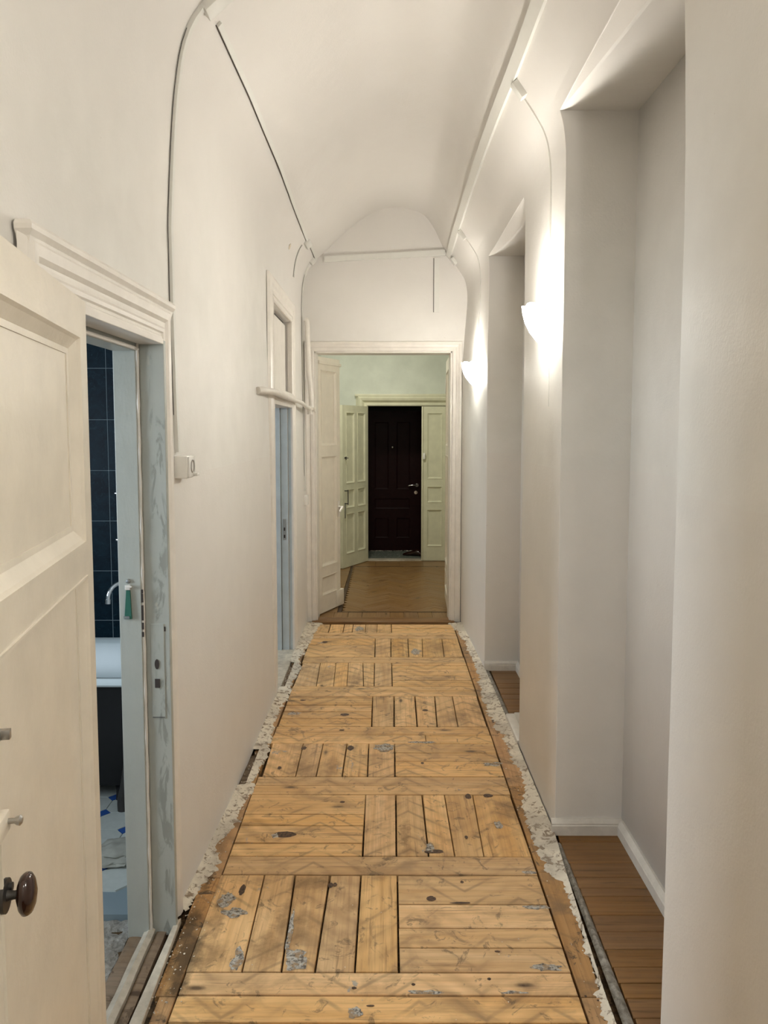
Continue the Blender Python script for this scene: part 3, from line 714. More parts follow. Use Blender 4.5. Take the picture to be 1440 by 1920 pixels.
# worn lock strike plate
bmj = bmesh.new(); box(bmj, -.780, -.735, 2.4915, 2.4955, .74, 1.06, .001); sp = bm_obj('strike_plate', bmj, M['jamb'], d1)
bmj = bmesh.new(); lathe(bmj, [(0, 0), (.010, .0), (.010, .002), (0, .002)], 16); h1 = bm_obj('latch_hole', bmj, M['gap'], sp); h1.location = (-.760, 2.4910, .925); h1.rotation_euler = (PI / 2, 0, 0); h1.scale = (.75, 1.7, 1)
box_obj('bolt_hole', -.768, -.752, 2.4895, 2.4917, .845, .875, M['gap'], sp)
box_obj('scribe_line', -.778, -.738, 2.4905, 2.4918, .7435, .7455, M['gap'], sp)
box_obj('screw_dent', -.742, -.730, 2.4925, 2.4938, 1.035, 1.050, M['gap'], sp)
# split paint on the bead
bmj = bmesh.new()
for k, (z, hgt) in enumerate([(1.165, .012), (1.135, .028), (1.105, .02), (1.075, .03), (1.045, .022), (1.02, .016)]): box(bmj, -.804, -.797, 2.4785, 2.4812, z, z + hgt)
bm_obj('paint_split', bmj, M['gap'], d1)
# green hasp hanging on the inner jamb
hs = empty('hanging_hasp', (-.843, 2.478, 1.19)); tag(hs, 'dark green tapered hasp hanging from a screw on the grey jamb', 'hasp')
bmj = bmesh.new(); lathe(bmj, [(0, 0), (.007, 0), (.008, .003), (.006, .007), (0, .009)], 14); o = bm_obj('screw', bmj, M['steel'], hs, True); o.rotation_euler = (PI / 2, 0, 0); o.location = (0, 0, .016)
bmj = bmesh.new(); box(bmj, -.010, .008, -.010, 0, -.012, .004, .002); box(bmj, -.004, .014, -.013, -.006, -.004, .002, .001); bm_obj('hinge_loop', bmj, M['white_gloss'], hs)
bmj = bmesh.new(); v = [bmj.verts.new(p) for p in [(-.006, -.002, -.014), (.006, -.002, -.014), (.010, -.002, -.108), (-.013, -.002, -.108), (-.006, -.008, -.014), (.006, -.008, -.014), (.010, -.010, -.108), (-.013, -.010, -.108)]]
for f in ((0, 1, 2, 3), (7, 6, 5, 4), (0, 4, 5, 1), (1, 5, 6, 2), (2, 6, 7, 3), (3, 7, 4, 0)): bmj.faces.new([v[i] for i in f])
bm_obj('strap', bmj, M['green_tag'], hs)
box_obj('clip', -.014, .004, -.013, -.008, -.106, -.098, M['steel'], hs)

# ---- panelled door leaves
def leaf_mesh(w, h, panels, t, mat, parent, loc, rz, yoff=0.0, mould=.03, deep=.012, name='door_leaf', z0=0.0, split=None, pmat=None):
    """frame of stiles and rails with holes + a moulded panel mesh in each; y from yoff-t to yoff"""
    xs = sorted({0, w, *[p[0] for p in panels], *[p[1] for p in panels]}); zs = sorted({z0, h, *[p[2] for p in panels], *[p[3] for p in panels]})
    bm = bmesh.new(); V = {}
    def vv(i, j, s):
        if (i, j, s) not in V: V[i, j, s] = bm.verts.new((xs[i], yoff if s else yoff - t, zs[j]))
        return V[i, j, s]
    def hole(i, j):
        if not (0 <= i < len(xs) - 1 and 0 <= j < len(zs) - 1): return True
        xc = (xs[i] + xs[i + 1]) / 2; zc = (zs[j] + zs[j + 1]) / 2
        return any(p[0] < xc < p[1] and p[2] < zc < p[3] for p in panels)
    for i in range(len(xs) - 1):
        for j in range(len(zs) - 1):
            if hole(i, j): continue
            for s in (0, 1): bm.faces.new((vv(i, j, s), vv(i + 1, j, s), vv(i + 1, j + 1, s), vv(i, j + 1, s)))
            for (di, dj, a, b) in ((-1, 0, (i, j), (i, j + 1)), (1, 0, (i + 1, j), (i + 1, j + 1)), (0, -1, (i, j), (i + 1, j)), (0, 1, (i, j + 1), (i + 1, j + 1))):
                if hole(i + di, j + dj): bm.faces.new((vv(*a, 0), vv(*b, 0), vv(*b, 1), vv(*a, 1)))
    lf = bm_obj(name, bm, mat, parent, loc=loc, rz=rz)
    for pi, p in enumerate(panels):
        mw = p[4] if len(p) > 4 else mould
        bm = bmesh.new()
        for s in (0, 1):
            yf = yoff if s else yoff - t; d = -1 if s else 1
            steps = [(0, 0), (0, -.004), (mw * .18, -.004), (mw * .30, .003), (mw * .75, deep * .75), (mw, deep * .8), (mw, deep)]
            prev = None
            for (ins, dp) in steps:
                ring = [bm.verts.new((x, yf + d * dp, z)) for x, z in ((p[0] + ins, p[2] + ins), (p[1] - ins, p[2] + ins), (p[1] - ins, p[3] - ins), (p[0] + ins, p[3] - ins))]
                if prev:
                    for k in range(4): bm.faces.new((prev[k], prev[(k + 1) % 4], ring[(k + 1) % 4], ring[k]))
                prev = ring
            if split and pi in split and s == 1:
                xm = split[pi]; g = .0015
                a = [bm.verts.new((x, yf + d * dp, z)) for z in (p[2] + mw, p[3] - mw) for x, dp in ((xm - g, deep), (xm, deep + .003), (xm + g, deep))]
                bm.faces.new((prev[0], a[0], a[3], prev[3])); bm.faces.new((a[0], a[1], a[4], a[3])); bm.faces.new((a[1], a[2], a[5], a[4])); bm.faces.new((a[2], prev[1], prev[2], a[5]))
            else: bm.faces.new(prev)
        bm_obj('panel', bm, pmat or mat, lf)
    return lf
rz1 = math.atan2(-.983, .181)
lf1 = leaf_mesh(.80, 1.985, [(.078, .728, 1.447, 1.905, .046), (.074, .73, .20, 1.378, .024)], .042, M['leaf'], d1, (-.679, 1.757, 0), rz1, deep=.022, z0=.012, split={1: .42})
# hardware on the leaf (its children)
bmj = bmesh.new()
prof = [(0, -.0265), (.004, -.026), (.009, -.022), (.0125, -.014), (.0145, 0), (.0125, .014), (.009, .022), (.004, .026), (0, .0265)]
lathe(bmj, [(r, z * 1.13) for r, z in prof], 28, sx=1.75, sy=.95); kn = bm_obj('door_knob', bmj, M['bakelite'], lf1, True); kn.location = (.715, .031, 1.032); kn.rotation_euler = (0, 0, PI / 2 * 0)
bmj = bmesh.new(); tube(bmj, [(.715, .0, 1.032), (.715, .006, 1.032), (.715, .014, 1.032), (.715, .024, 1.032)], [.010, .008, .0060, .0068], 16); bm_obj('knob_stem', bmj, M['iron'], lf1, True)
bmj = bmesh.new(); tube(bmj, [(.715, 0, 1.032), (.715, .005, 1.032)], .024, 22); tube(bmj, [(.706, .003, 1.040), (.706, .010, 1.040)], .006, 12); bm_obj('lock_plate', bmj, M['iron'], lf1, True)
bmj = bmesh.new(); box(bmj, .712, .80, 0, .012, 1.130, 1.160, .002); bm_obj('bolt_case', bmj, M['leaf'], lf1, True)
bmj = bmesh.new(); tube(bmj, [(.722, .008, 1.146), (.722, .020, 1.146), (.722, .024, 1.146), (.722, .028, 1.146), (.722, .031, 1.146)], [.004, .004, .0065, .0075, .004], 14); bm_obj('bolt_knob', bmj, M['steel'], lf1, True)
bmj = bmesh.new(); box(bmj, .715, .760, 0, .006, 1.262, 1.280, .002); box(bmj, .712, .722, .004, .018, 1.264, 1.278, .001); bm_obj('catch', bmj, M['steel'], lf1, True)
for zz in (.35, 1.70):
    bmj = bmesh.new(); tube(bmj, [(-.006, -.01, zz), (-.006, -.01, zz + .09)], .008, 12); bm_obj('hinge', bmj, M['leaf'], lf1, True)

# threshold of the bathroom doorway: bare boards and a loose white batten
th = empty('threshold', (-.80, 2.1, 0)); tag(th, 'stripped wooden threshold of the bathroom doorway, grooved and grey', 'threshold')
def thr(name, q, z0, z1, mat, ridge=0):
    bm = bmesh.new(); n = 20; rows = []
    for k in range(n + 1):
        t = k / n; xa = q[0] + (q[2] - q[0]) * t; xb = q[1] + (q[3] - q[1]) * t; y = 1.70 + (2.52 - 1.70) * t
        dx = .0025 * mnoise.noise(Vector((y * 15, q[0] * 9, 0)))
        top = [(xa + dx, z1 - .002), (xa + .25 * (xb - xa), z1), (xa + .5 * (xb - xa), z1 + ridge), (xa + .7 * (xb - xa), z1 + ridge * .6), (xb + dx, z1 - .002)]
        rows.append([bm.verts.new((xa + dx, y, z0))] + [bm.verts.new((x, y, z)) for x, z in top] + [bm.verts.new((xb + dx, y, z0))])
    for a, b in zip(rows, rows[1:]):
        for k in range(6): bm.faces.new((a[k], a[k + 1], b[k + 1], b[k]))
    bm.faces.new(rows[0]); bm.faces.new(rows[-1])
    for v in bm.verts: v.co.x += .80; v.co.y -= 2.1
    return bm_obj(name, bm, mat, th, True)
thr('board', (-.875, -.825, -.872, -.828), -.034, -.014, M['old_wood'])
thr('ridged_strip', (-.818, -.775, -.822, -.788), -.034, .004, M['batten'], .006)
thr('board', (-.770, -.742, -.784, -.752), -.034, -.006, M['old_wood'])
bm = bmesh.new(); q = [(-.682, 1.62), (-.738, 1.62), (-.727, 2.52), (-.710, 2.535)]
lo = [bm.verts.new((x, y, -.004)) for x, y in q]; hi = [bm.verts.new((x, y, .016)) for x, y in q]
bm.faces.new(lo); bm.faces.new(hi)
for k in range(4): bm.faces.new((lo[k], lo[(k + 1) % 4], hi[(k + 1) % 4], hi[k]))
bmesh.ops.bevel(bm, geom=list(bm.edges), offset=.002, segments=1, affect='EDGES')
o = bm_obj('wooden_batten', bm, M['batten']); tag(o, 'white painted batten lying in front of the bathroom threshold', 'batten')

# ------------------------------------------------------------------ bathroom
BX0, BX1, BY0, BY1, BZ = -2.62, -.905, .95, 3.985, 2.75
def room(prefix, x0, x1, y0, y1, z1, mat, sides, words):
    t = .08
    d = {'west': (x0 - t, x0, y0 - t, y1 + t, 0, z1), 'south': (x0, x1, y0 - t, y0, 0, z1), 'north': (x0, x1, y1, y1 + t, 0, z1), 'ceiling': (x0 - t, x1, y0 - t, y1 + t, z1, z1 + t)}
    for s in sides:
        nm = ('ceiling_' + prefix) if s == 'ceiling' else 'wall_%s_%s' % (prefix, s)
        o = box_obj(nm, *d[s], mat); tag(o, words[s], 'ceiling' if s == 'ceiling' else 'wall', kind='structure')
room('bathroom', BX0, BX1, BY0, BY1, BZ, M['dark_room'], ('west', 'south', 'ceiling'), {'west': 'painted far side wall of the bathroom', 'south': 'painted near wall of the bathroom', 'ceiling': 'flat bathroom ceiling'})
tw = box_obj('wall_bathroom_tiled', BX0, BX1, BY1 - .0115, BY1 + .08, 0, BZ, M['grout']); tag(tw, 'bathroom wall behind the tub clad in navy marbled tiles', 'wall', kind='structure')
tm = None
TZ = [1.7 + (805 - y) / 1442 * 3.97 for y in (691.7,)][0]
for r in range(-8, 3):
    for c in range(-6, 3):
        x0 = -1.440 + c * .205; z0 = TZ + r * .2625
        if x0 < BX0 or x0 + .205 > BX1: continue
        if z0 < 0: continue
        if tm is None:
            bm = bmesh.new(); box(bm, .0016, .2034, -.008, 0, .0016, .2609, .0012)
            t0 = bm_obj('tile', bm, M['tile'], tw); t0.location = (x0, BY1 - .005, z0); tm = t0
        else:
            t1 = tm.copy(); C.objects.link(t1); t1.parent = tw; t1.location = (x0, BY1 - .005 + random.uniform(-.0006, .0006), z0)
# floor of octagons and blue dots
fb = box_obj('floor_bathroom', BX0, -.89, 2.585, BY1, -.05, -.006, M['grout']); tag(fb, 'bathroom floor of pale octagonal tiles with cobalt insets', 'floor', kind='structure')
o = box_obj('floor_bathroom_slab', BX0, -.885, BY0, 2.585, -.10, -.045, M['concrete']); tag(o, 'bare concrete part of the bathroom floor inside the doorway', 'floor', kind='structure')
rough_strip('broken_screed', -1.45, -.880, 2.0, 2.583, -.028, .012, M['concrete'], o, .014)
P = .145; cc = .032
oc = None; dt = None
for i in range(-11, 2):
    for j in range(-3, 7):
        cx = -1.114 + i * P + P / 2; cy = 3.006 + j * P + P / 2
        if cx + P / 2 > -.90 or cx - P / 2 < BX0 + .3 or cy + P / 2 > BY1 or cy - P / 2 < 2.59: continue
        if oc is None:
            s = P / 2 - .0012; q = [(-s + cc, -s), (s - cc, -s), (s, -s + cc), (s, s - cc), (s - cc, s), (-s + cc, s), (-s, s - cc), (-s, -s + cc)]
            V = [(x, y, -.006) for x, y in q] + [(x * .985, y * .985, 0) for x, y in q]
            oc = mesh_obj('floor_tile', V, [tuple(range(8, 16))] + [(k, (k + 1) % 8, 8 + (k + 1) % 8, 8 + k) for k in range(8)], M['pale_tile'], fb); oc.location = (cx, cy, 0)
            r_ = cc - .0016; V = [(0, -r_, -.006), (r_, 0, -.006), (0, r_, -.006), (-r_, 0, -.006)] + [(0, -r_ * .96, 0), (r_ * .96, 0, 0), (0, r_ * .96, 0), (-r_ * .96, 0, 0)]
            dt = mesh_obj('floor_inset', V, [(4, 5, 6, 7)] + [(k, (k + 1) % 4, 4 + (k + 1) % 4, 4 + k) for k in range(4)], M['blue_tile'], fb); dt.location = (cx - P / 2, cy - P / 2, 0)
        else:
            for src, dx in ((oc, 0), (dt, -P / 2)):
                c_ = src.copy(); C.objects.link(c_); c_.parent = fb; c_.location = (cx + dx, cy + dx, 0)
# tub
def rrect(cx, cy, hx, hy, r, n=6):
    pts = []
    for (sx, sy, a0) in ((1, 1, 0), (-1, 1, 90), (-1, -1, 180), (1, -1, 270)):
        for k in range(n + 1):
            a = math.radians(a0 + 90 * k / n); pts.append((cx + sx * (hx - r) + r * math.cos(a), cy + sy * (hy - r) + r * math.sin(a)))
    return pts
tub = empty('bathtub', (-1.76, 3.62, 0)); tag(tub, 'white enamelled bathtub with black underside against the navy tiles', 'bathtub')
def loft(layers, close_last=True, close_first=False):
    bm = bmesh.new(); rings = []
    for (hx, hy, r, z) in layers: rings.append([bm.verts.new((x, y, z)) for x, y in rrect(0, 0, hx, hy, r)])
    for a, b in zip(rings, rings[1:]):
        for k in range(len(a)): bm.faces.new((a[k], a[(k + 1) % len(a)], b[(k + 1) % len(a)], b[k]))
    if close_last: bm.faces.new(rings[-1])
    if close_first: bm.faces.new(rings[0])
    return bm
bm_obj('basin', loft([(.785, .335, .10, .575), (.792, .345, .11, .585), (.792, .345, .11, .600), (.780, .335, .11, .612), (.755, .310, .11, .610), (.735, .292, .12, .590), (.70, .265, .14, .40), (.64, .22, .14, .24), (.55, .15, .12, .205)]), M['enamel'], tub, True)
bm_obj('underside', loft([(.775, .325, .10, .580), (.755, .312, .11, .55), (.745, .306, .13, .38), (.72, .290, .14, .18), (.66, .24, .13, .085)]), M['black_iron'], tub, True)
for sx in (-1, 1):
    for sy in (-1, 1):
        bmj = bmesh.new(); tube(bmj, [(sx * .50, sy * .12, .14), (sx * .52, sy * .16, .09), (sx * .53, sy * .18, .04), (sx * .54, sy * .19, .0)], [.035, .026, .02, .03], 10); bm_obj('foot', bmj, M['black_iron'], tub, True)
bmj = bmesh.new(); tube(bmj, spline([(.62, -.30, .30), (.62, -.315, .24), (.61, -.32, .18), (.60, -.32, .12), (.58, -.30, .05), (.58, -.30, .0)], 5), .024, 12); bm_obj('drain_pipe', bmj, M['iron'], tub, True)
fa = empty('bath_tap', (-1.12, 3.97, .95)); tag(fa, 'chrome wall mixer tap with long curved spout above the tub', 'tap')
bmj = bmesh.new(); tube(bmj, spline([(0, -.10, .0), (-.10, -.19, .004), (-.175, -.262, .004), (-.205, -.292, -.010), (-.222, -.308, -.040), (-.226, -.312, -.070)], 6), .0115, 14); bm_obj('spout', bmj, M['chrome'], fa, True)
bmj = bmesh.new(); tube(bmj, [(-.226, -.312, -.068), (-.227, -.313, -.090)], .0145, 16); bm_obj('aerator', bmj, M['chrome'], fa, True)
bmj = bmesh.new(); tube(bmj, [(-.08, -.06, 0), (.08, -.06, 0)], .022, 16); tube(bmj, [(0, -.06, 0), (0, -.105, .0)], .018, 14); tube(bmj, [(-.07, 0, 0), (-.07, -.06, 0)], .014, 12); tube(bmj, [(.07, 0, 0), (.07, -.06, 0)], .014, 12); bm_obj('mixer_body', bmj, M['chrome'], fa, True)
sr = empty('shower_rail', (-1.355, 3.97, 1.1)); tag(sr, 'chrome shower rail with two wall brackets on the navy tiles', 'shower rail')
bmj = bmesh.new(); tube(bmj, [(0, -.05, -.05), (0, -.05, .50)], .009, 12); bm_obj('rail', bmj, M['chrome'], sr, True)
for z in (.03, .27):
    bmj = bmesh.new(); tube(bmj, [(0, 0, z), (0, -.055, z)], .012, 12); tube(bmj, [(-.035, -.05, z + .004), (0, -.05, z)], [.008, .012], 10); bm_obj('bracket', bmj, M['chrome'], sr, True)
# rag
bm = bmesh.new(); bmesh.ops.create_icosphere(bm, subdivisions=4, radius=1)
for v in bm.verts:
    p = v.co.copy(); n_ = mnoise.noise(p * 1.6) * .32 + mnoise.noise(Vector((p.x * 2, p.y * 7, p.z * 5))) * .16 + mnoise.noise(p * 9) * .05
    p *= 1 + n_; v.co = Vector((p.x * .095, p.y * .085, max(0, .020 + p.z * .034)))
o = bm_obj('floor_rag', bm, M['cloth'], smooth=True); o.location = (-1.075, 2.935, .0); tag(o, 'crumpled grey rag on the bathroom tiles before the tub', 'rag')

# ------------------------------------------------------------------ door_2: second left doorway with transom
d2 = empty('door_2', (0, 0, 0)); tag(d2, 'tall second left doorway with closed white transom over an open pale opening', 'door', kind='structure')
XW2 = -.724
ARCH2 = [(u * 1.35, v) for u, v in ARCH]
sweep_frame('architrave', ARCH2, D2[0] + .01, D2[1] - .01, D2T[3] + .0, lambda y, z, v: (XW2 + v, y, z), M['white_gloss'], d2)
bmj = bmesh.new(); box(bmj, -.885, -.705, D2[0] + .004, D2[1] - .004, D2[3] - .012, D2T[2] + .012, .003); box(bmj, -.75, -.690, D2[0] - .0, D2[1] + .0, D2[3] + .015, D2T[2] - .005, .006); bm_obj('transom_bar', bmj, M['white_gloss'], d2, True)
bmj = bmesh.new(); box(bmj, -.775, -.757, D2[0] + .012, D2[1] - .035, D2T[2] + .012, D2T[3] - .028, .002); bm_obj('transom_panel', bmj, M['white_gloss'], d2)
bmj = bmesh.new(); box(bmj, -.79, -.776, D2[0], D2[1], D2T[2], D2T[3]); bm_obj('transom_backing', bmj, M['gap'], d2)
for (a, b, c, d) in ((-.885, -.805, D2[1] - .030, D2[1] + .01), (-.80, -.750, D2[1] - .018, D2[1] + .01), (-.745, -.712, D2[1] - .006, D2[1] + .01)):
    bmj = bmesh.new(); box(bmj, a, b, c, d, -.01, D2[3], .002); jj = bm_obj('jamb_strip', bmj, M['blue_jamb'], d2)
bmj = bmesh.new(); box(bmj, -.745, -.712, D2T[1] - .008, D2T[1] + .01, D2T[2], D2T[3], .001); bm_obj('transom_lining', bmj, M['white_gloss'], d2)
bmj = bmesh.new(); box(bmj, -.885, -.712, D2[0] - .01, D2[0] + .012, -.01, D2[3], .002); bm_obj('near_jamb', bmj, M['blue_jamb'], d2)
sp2 = box_obj('strike_plate', -.790, -.765, D2[1] - .0205, D2[1] - .0180, .86, 1.02, M['steel'], d2)
box_obj('latch_hole', -.783, -.772, D2[1] - .0215, D2[1] - .0205, .93, .955, M['gap'], sp2); box_obj('bolt_hole', -.783, -.772, D2[1] - .0215, D2[1] - .0205, .875, .90, M['gap'], sp2)
o = box_obj('threshold', -.885, -.700, D2[0], D2[1], -.034, .006, M['batten'], None, .004); tag(o, 'chalky white threshold slab of the second left doorway', 'threshold')
room('side_room', -3.3, -.89, 4.2, 6.6, 2.75, M['blue_jamb'], ('west', 'south', 'north', 'ceiling'), {'west': 'pale far wall of the side room', 'south': 'pale near wall of the side room', 'north': 'pale end wall of the side room', 'ceiling': 'flat ceiling of the side room'})
o = box_obj('floor_side_room', -3.3, -.89, 4.2, 6.6, -.06, -.006, M['varnish']); tag(o, 'brown floor of the side room', 'floor', kind='structure')

# ------------------------------------------------------------------ door_3: double doorway at the end
d3 = empty('door_3', (0, 0, 0)); tag(d3, 'double doorway at the corridor end, both panelled cream leaves folded back', 'door', kind='structure')
AR3 = [(0, 0), (0, .016), (.010, .020), (.030, .020), (.036, .014), (.050, .016), (.066, .024), (.080, .024), (.086, .0)]
sweep_frame('architrave', AR3, DX0, DX1, DZ, lambda x, z, v: (x, YE - v, z), M['white_gloss'], d3)
for (a, b) in ((DX0, DX0 + .016), (DX1 - .016, DX1)):
    bmj = bmesh.new(); box(bmj, a, b, YE - .004, YE + .20, 0, DZ, .002); bm_obj('jamb', bmj, M['white_gloss'], d3)
bmj = bmesh.new(); box(bmj, DX0, DX1, YE - .004, YE + .20, DZ - .014, DZ, .002); bm_obj('head_lining', bmj, M['white_gloss'], d3)
rz3 = math.atan2(.917, .399)
lf3 = leaf_mesh(.42, 2.35, [(.048, .355, 1.545, 2.235, .030), (.048, .355, .437, 1.455, .030), (.048, .355, .17, .345, .020)], .042, M['leaf'], d3, (-.612, 6.925, 0), rz3, yoff=.042, z0=.012, deep=.018)
bmj = bmesh.new(); box(bmj, .0, .435, -.012, 0, 2.285, 2.315, .003); box(bmj, .33, .475, -.010, .03, .014, .165, .003); bm_obj('cover_strip', bmj, M['leaf'], lf3, True)
bmj = bmesh.new(); tube(bmj, [(.385, 0, .965), (.385, -.045, .965)], .010, 12); tube(bmj, [(.385, -.042, .965), (.34, -.050, .95), (.30, -.054, .925)], [.012, .011, .009], 12); bm_obj('lever_handle', bmj, M['white_plastic'], lf3, True)
bmj = bmesh.new(); box(bmj, .370, .400, -.006, 0, .87, 1.02, .002); bm_obj('handle_plate', bmj, M['white_gloss'], lf3, True)
lf3b = leaf_mesh(.60, 2.35, [(.06, .54, 1.545, 2.235), (.06, .54, .437, 1.455), (.06, .54, .17, .345, .02)], .040, M['leaf'], d3, (.555, 6.925, 0), math.radians(88), yoff=.0, z0=.05)
# threshold board and hall floor
bm = bmesh.new(); box(bm, -.66, .60, 6.655, 6.82, -.034, .012, .006)
o = bm_obj('threshold', bm, M['varnish'], smooth=True); tag(o, 'dark brown wooden threshold under the end double doorway', 'threshold')
HX0, HX1, HY1, HZ = -.84, 1.22, 9.87, 3.35
fh = box_obj('floor_hall', HX0, HX1, 6.82, HY1 + .14, -.10, -.014, M['dirt']); tag(fh, 'oak herringbone parquet floor of the hall with dark strip', 'floor', kind='structure')
x = -.74
while x < 1.2:
    plank([(x, 6.83), (x + .128, 6.83), (x + .128, 7.055), (x, 7.055)], 'y', M['parquet'], 'border_block', .0009, 0, .014, fh, .001); x += .1285
for (q, al) in (([(-.455, 7.06), (1.2, 7.06), (1.2, 7.085), (-.455, 7.085)], 'x'), ([(-.460, 7.085), (-.425, 7.085), (-.405, 9.44), (-.440, 9.44)], 'y'), ([(-.44, 9.44), (1.2, 9.44), (1.2, 9.47), (-.44, 9.47)], 'x')):
    plank(q, al, M['wenge'], 'dark_strip', .0006, 0, .014, fh, .0008)
y = 7.06
while y < 9.84:
    plank([(-.80, y), (-.462 + (y - 7.06) * .008, y), (-.462 + (y - 7.06) * .008, min(9.86, y + .30)), (-.80, min(9.86, y + .30))], 'x', M['parquet'], 'border_block', .0009, 0, .014, fh, .001); y += .3005
x = -.44
while x < 1.2:
    plank([(x, 9.475), (x + .30, 9.475), (x + .30, 9.86), (x, 9.86)], 'x', M['parquet'], 'border_block', .0009, 0, .014, fh, .001); x += .3005
# herringbone blocks, clipped to the field
def clip_poly(poly, x0, x1, y0, y1):
    for axis, lim, sgn in ((0, x0, 1), (0, x1, -1), (1, y0, 1), (1, y1, -1)):
        out = []
        for i in range(len(poly)):
            a, b = poly[i - 1], poly[i]; da, db = (a[axis] - lim) * sgn, (b[axis] - lim) * sgn
            if (da >= 0) != (db >= 0):
                t = da / (da - db); out.append((a[0] + (b[0] - a[0]) * t, a[1] + (b[1] - a[1]) * t))
            if db >= 0: out.append(b)
        poly = out
        if len(poly) < 3: return []
    return poly
BL, BW = .30, .075
cnt = 0
ca, sa = math.cos(PI / 4), math.sin(PI / 4)
K = int(round(BL / BW))
for i in range(-50, 50):
    for j in range(-14, 14):
        # herringbone on an integer grid: horizontal block and vertical block per cell
        for kind in (0, 1):
            u0 = i + j * K; v0 = i - j * K
            if kind == 0: q = [(u0, v0), (u0 + K, v0), (u0 + K, v0 + 1), (u0, v0 + 1)]
            else: q = [(u0 + K, v0 - K + 1), (u0 + K + 1, v0 - K + 1), (u0 + K + 1, v0 + 1), (u0 + K, v0 + 1)]
            g = .010
            cx_ = sum(p[0] for p in q) / 4; cy_ = sum(p[1] for p in q) / 4
            q = [(p[0] - (g if p[0] > cx_ else -g), p[1] - (g if p[1] > cy_ else -g)) for p in q]
            w = [((a * ca - b * sa) * BW + .25, (a * sa + b * ca) * BW + 8.2) for a, b in q]
            w = clip_poly(w, -.415, 1.15, 7.088, 9.438)
            if len(w) < 3: continue
            ar = abs(sum(w[k - 1][0] * w[k][1] - w[k][0] * w[k - 1][1] for k in range(len(w)))) / 2
            if ar < .0012: continue
            mx = sum(p[0] for p in w) / len(w); my = sum(p[1] for p in w) / len(w)
            ang = PI / 4 if kind == 0 else 3 * PI / 4
            c_, s_ = math.cos(-ang), math.sin(-ang)
            lw = [((p[0] - mx) * c_ - (p[1] - my) * s_, (p[0] - mx) * s_ + (p[1] - my) * c_) for p in w]
            n_ = len(lw); z = random.uniform(-.0006, .0006)
            V = [(a, b, -.013) for a, b in lw] + [(a, b, z) for a, b in lw]
            ob = mesh_obj('parquet_block', V, [tuple(range(n_, 2 * n_))] + [(k, (k + 1) % n_, n_ + (k + 1) % n_, n_ + k) for k in range(n_)], M['parquet'], fh)
            ob.location = (mx, my, 0); ob.rotation_euler = (0, 0, ang); cnt += 1
print('parquet blocks', cnt)
# hall walls
o = box_obj('wall_hall_left', HX0 - .1, HX0, YE + .20, HY1, 0, HZ, M['hallwall']); tag(o, 'pale green left wall of the hall', 'wall', kind='structure')
o = box_obj('wall_hall_right', HX1, HX1 + .1, YE + .20, HY1, 0, HZ, M['hallwall']); tag(o, 'pale green right wall of the hall', 'wall', kind='structure')
o = box_obj('ceiling_hall', HX0 - .1, HX1 + .1, YE + .20, HY1 + .2, HZ, HZ + .1, M['vault']); tag(o, 'flat white ceiling of the hall', 'ceiling', kind='structure')
o = box_obj('wall_hall_near', .9, HX1 + .1, YE + .10, YE + .20, 0, HZ, M['hallwall']); tag(o, 'near wall of the hall beside the double doorway', 'wall', kind='structure')
EX0, EX1, EZ = -.245, 1.085, 1.998
bm = bmesh.new(); box(bm, HX0, EX0, HY1, HY1 + .14, 0, HZ); box(bm, EX1, HX1, HY1, HY1 + .14, 0, HZ); box(bm, EX0, EX1, HY1, HY1 + .14, EZ, HZ)
o = bm_obj('wall_hall_end', bm, M['hallwall']); tag(o, 'pale green end wall of the hall around the entrance', 'wall', kind='structure')

# ---- door_4: cream double doors of the hall
d4 = empty('door_4', (0, 0, 0)); tag(d4, 'cream-green panelled double doors of the hall, left leaf open', 'door', kind='structure')
AR4 = [(0, 0), (0, .02), (.012, .026), (.030, .026), (.040, .018), (.055, .020), (.085, .050), (.120, .058), (.150, .040), (.185, .0)]
sweep_frame('architrave', [(u * .80, v) for u, v in AR4], EX0 - .0, EX1 + .0, EZ, lambda x, z, v: (x, HY1 - v, z), M['hall_leaf'], d4)
bmj = bmesh.new(); box(bmj, EX0 - .16, EX1 + .16, HY1 - .045, HY1, EZ + .118, EZ + .150, .006); bm_obj('hood_moulding', bmj, M['hall_leaf'], d4, True)
pr = [(.078, .275), (.358, .560)]; rows_ = [(1.042, 1.905), (.740, .965), (.175, .670)]
lf4 = leaf_mesh(.648, 1.992, [(a, b, c, d, .026) for a, b in pr for c, d in rows_], .042, M['hall_leaf'], d4, (-.238, 9.845, 0), math.atan2(-.891, -.454), z0=.008)
bmj = bmesh.new(); tube(bmj, [(.60, 0, .955), (.60, .05, .955)], .006, 8); tube(bmj, [(.60, 0, .800), (.60, .05, .800)], .006, 8); tube(bmj, [(.60, .048, .97), (.60, .048, .785)], .006, 8); bm_obj('pull_handle', bmj, M['iron'], lf4, True)
bmj = bmesh.new(); tube(bmj, [(.592, 0, 1.355), (.592, .02, 1.355)], .010, 10); tube(bmj, [(.592, .018, 1.37), (.592, .018, 1.33)], .006, 8); tube(bmj, [(.592, .02, 1.355), (.555, .026, 1.352)], .005, 8); bm_obj('key', bmj, M['iron'], lf4, True)
bmj = bmesh.new(); box(bmj, .590, .612, 0, .012, .62, .80, .002); bm_obj('bolt', bmj, M['steel'], lf4, True)
lf4b = leaf_mesh(.640, 1.992, [(a, b, c, d, .026) for a, b in ((.070, .266), (.36, .556)) for c, d in ((1.067, 1.907), (.762, .968), (.193, .670))], .042, M['hall_leaf'], d4, (.447, 9.895, 0), 0, yoff=0.0, z0=.008)
bmj = bmesh.new(); box(bmj, .445, .465, 9.838, 9.853, .008, 1.99, .003); bm_obj('cover_strip', bmj, M['hall_leaf'], d4, True)
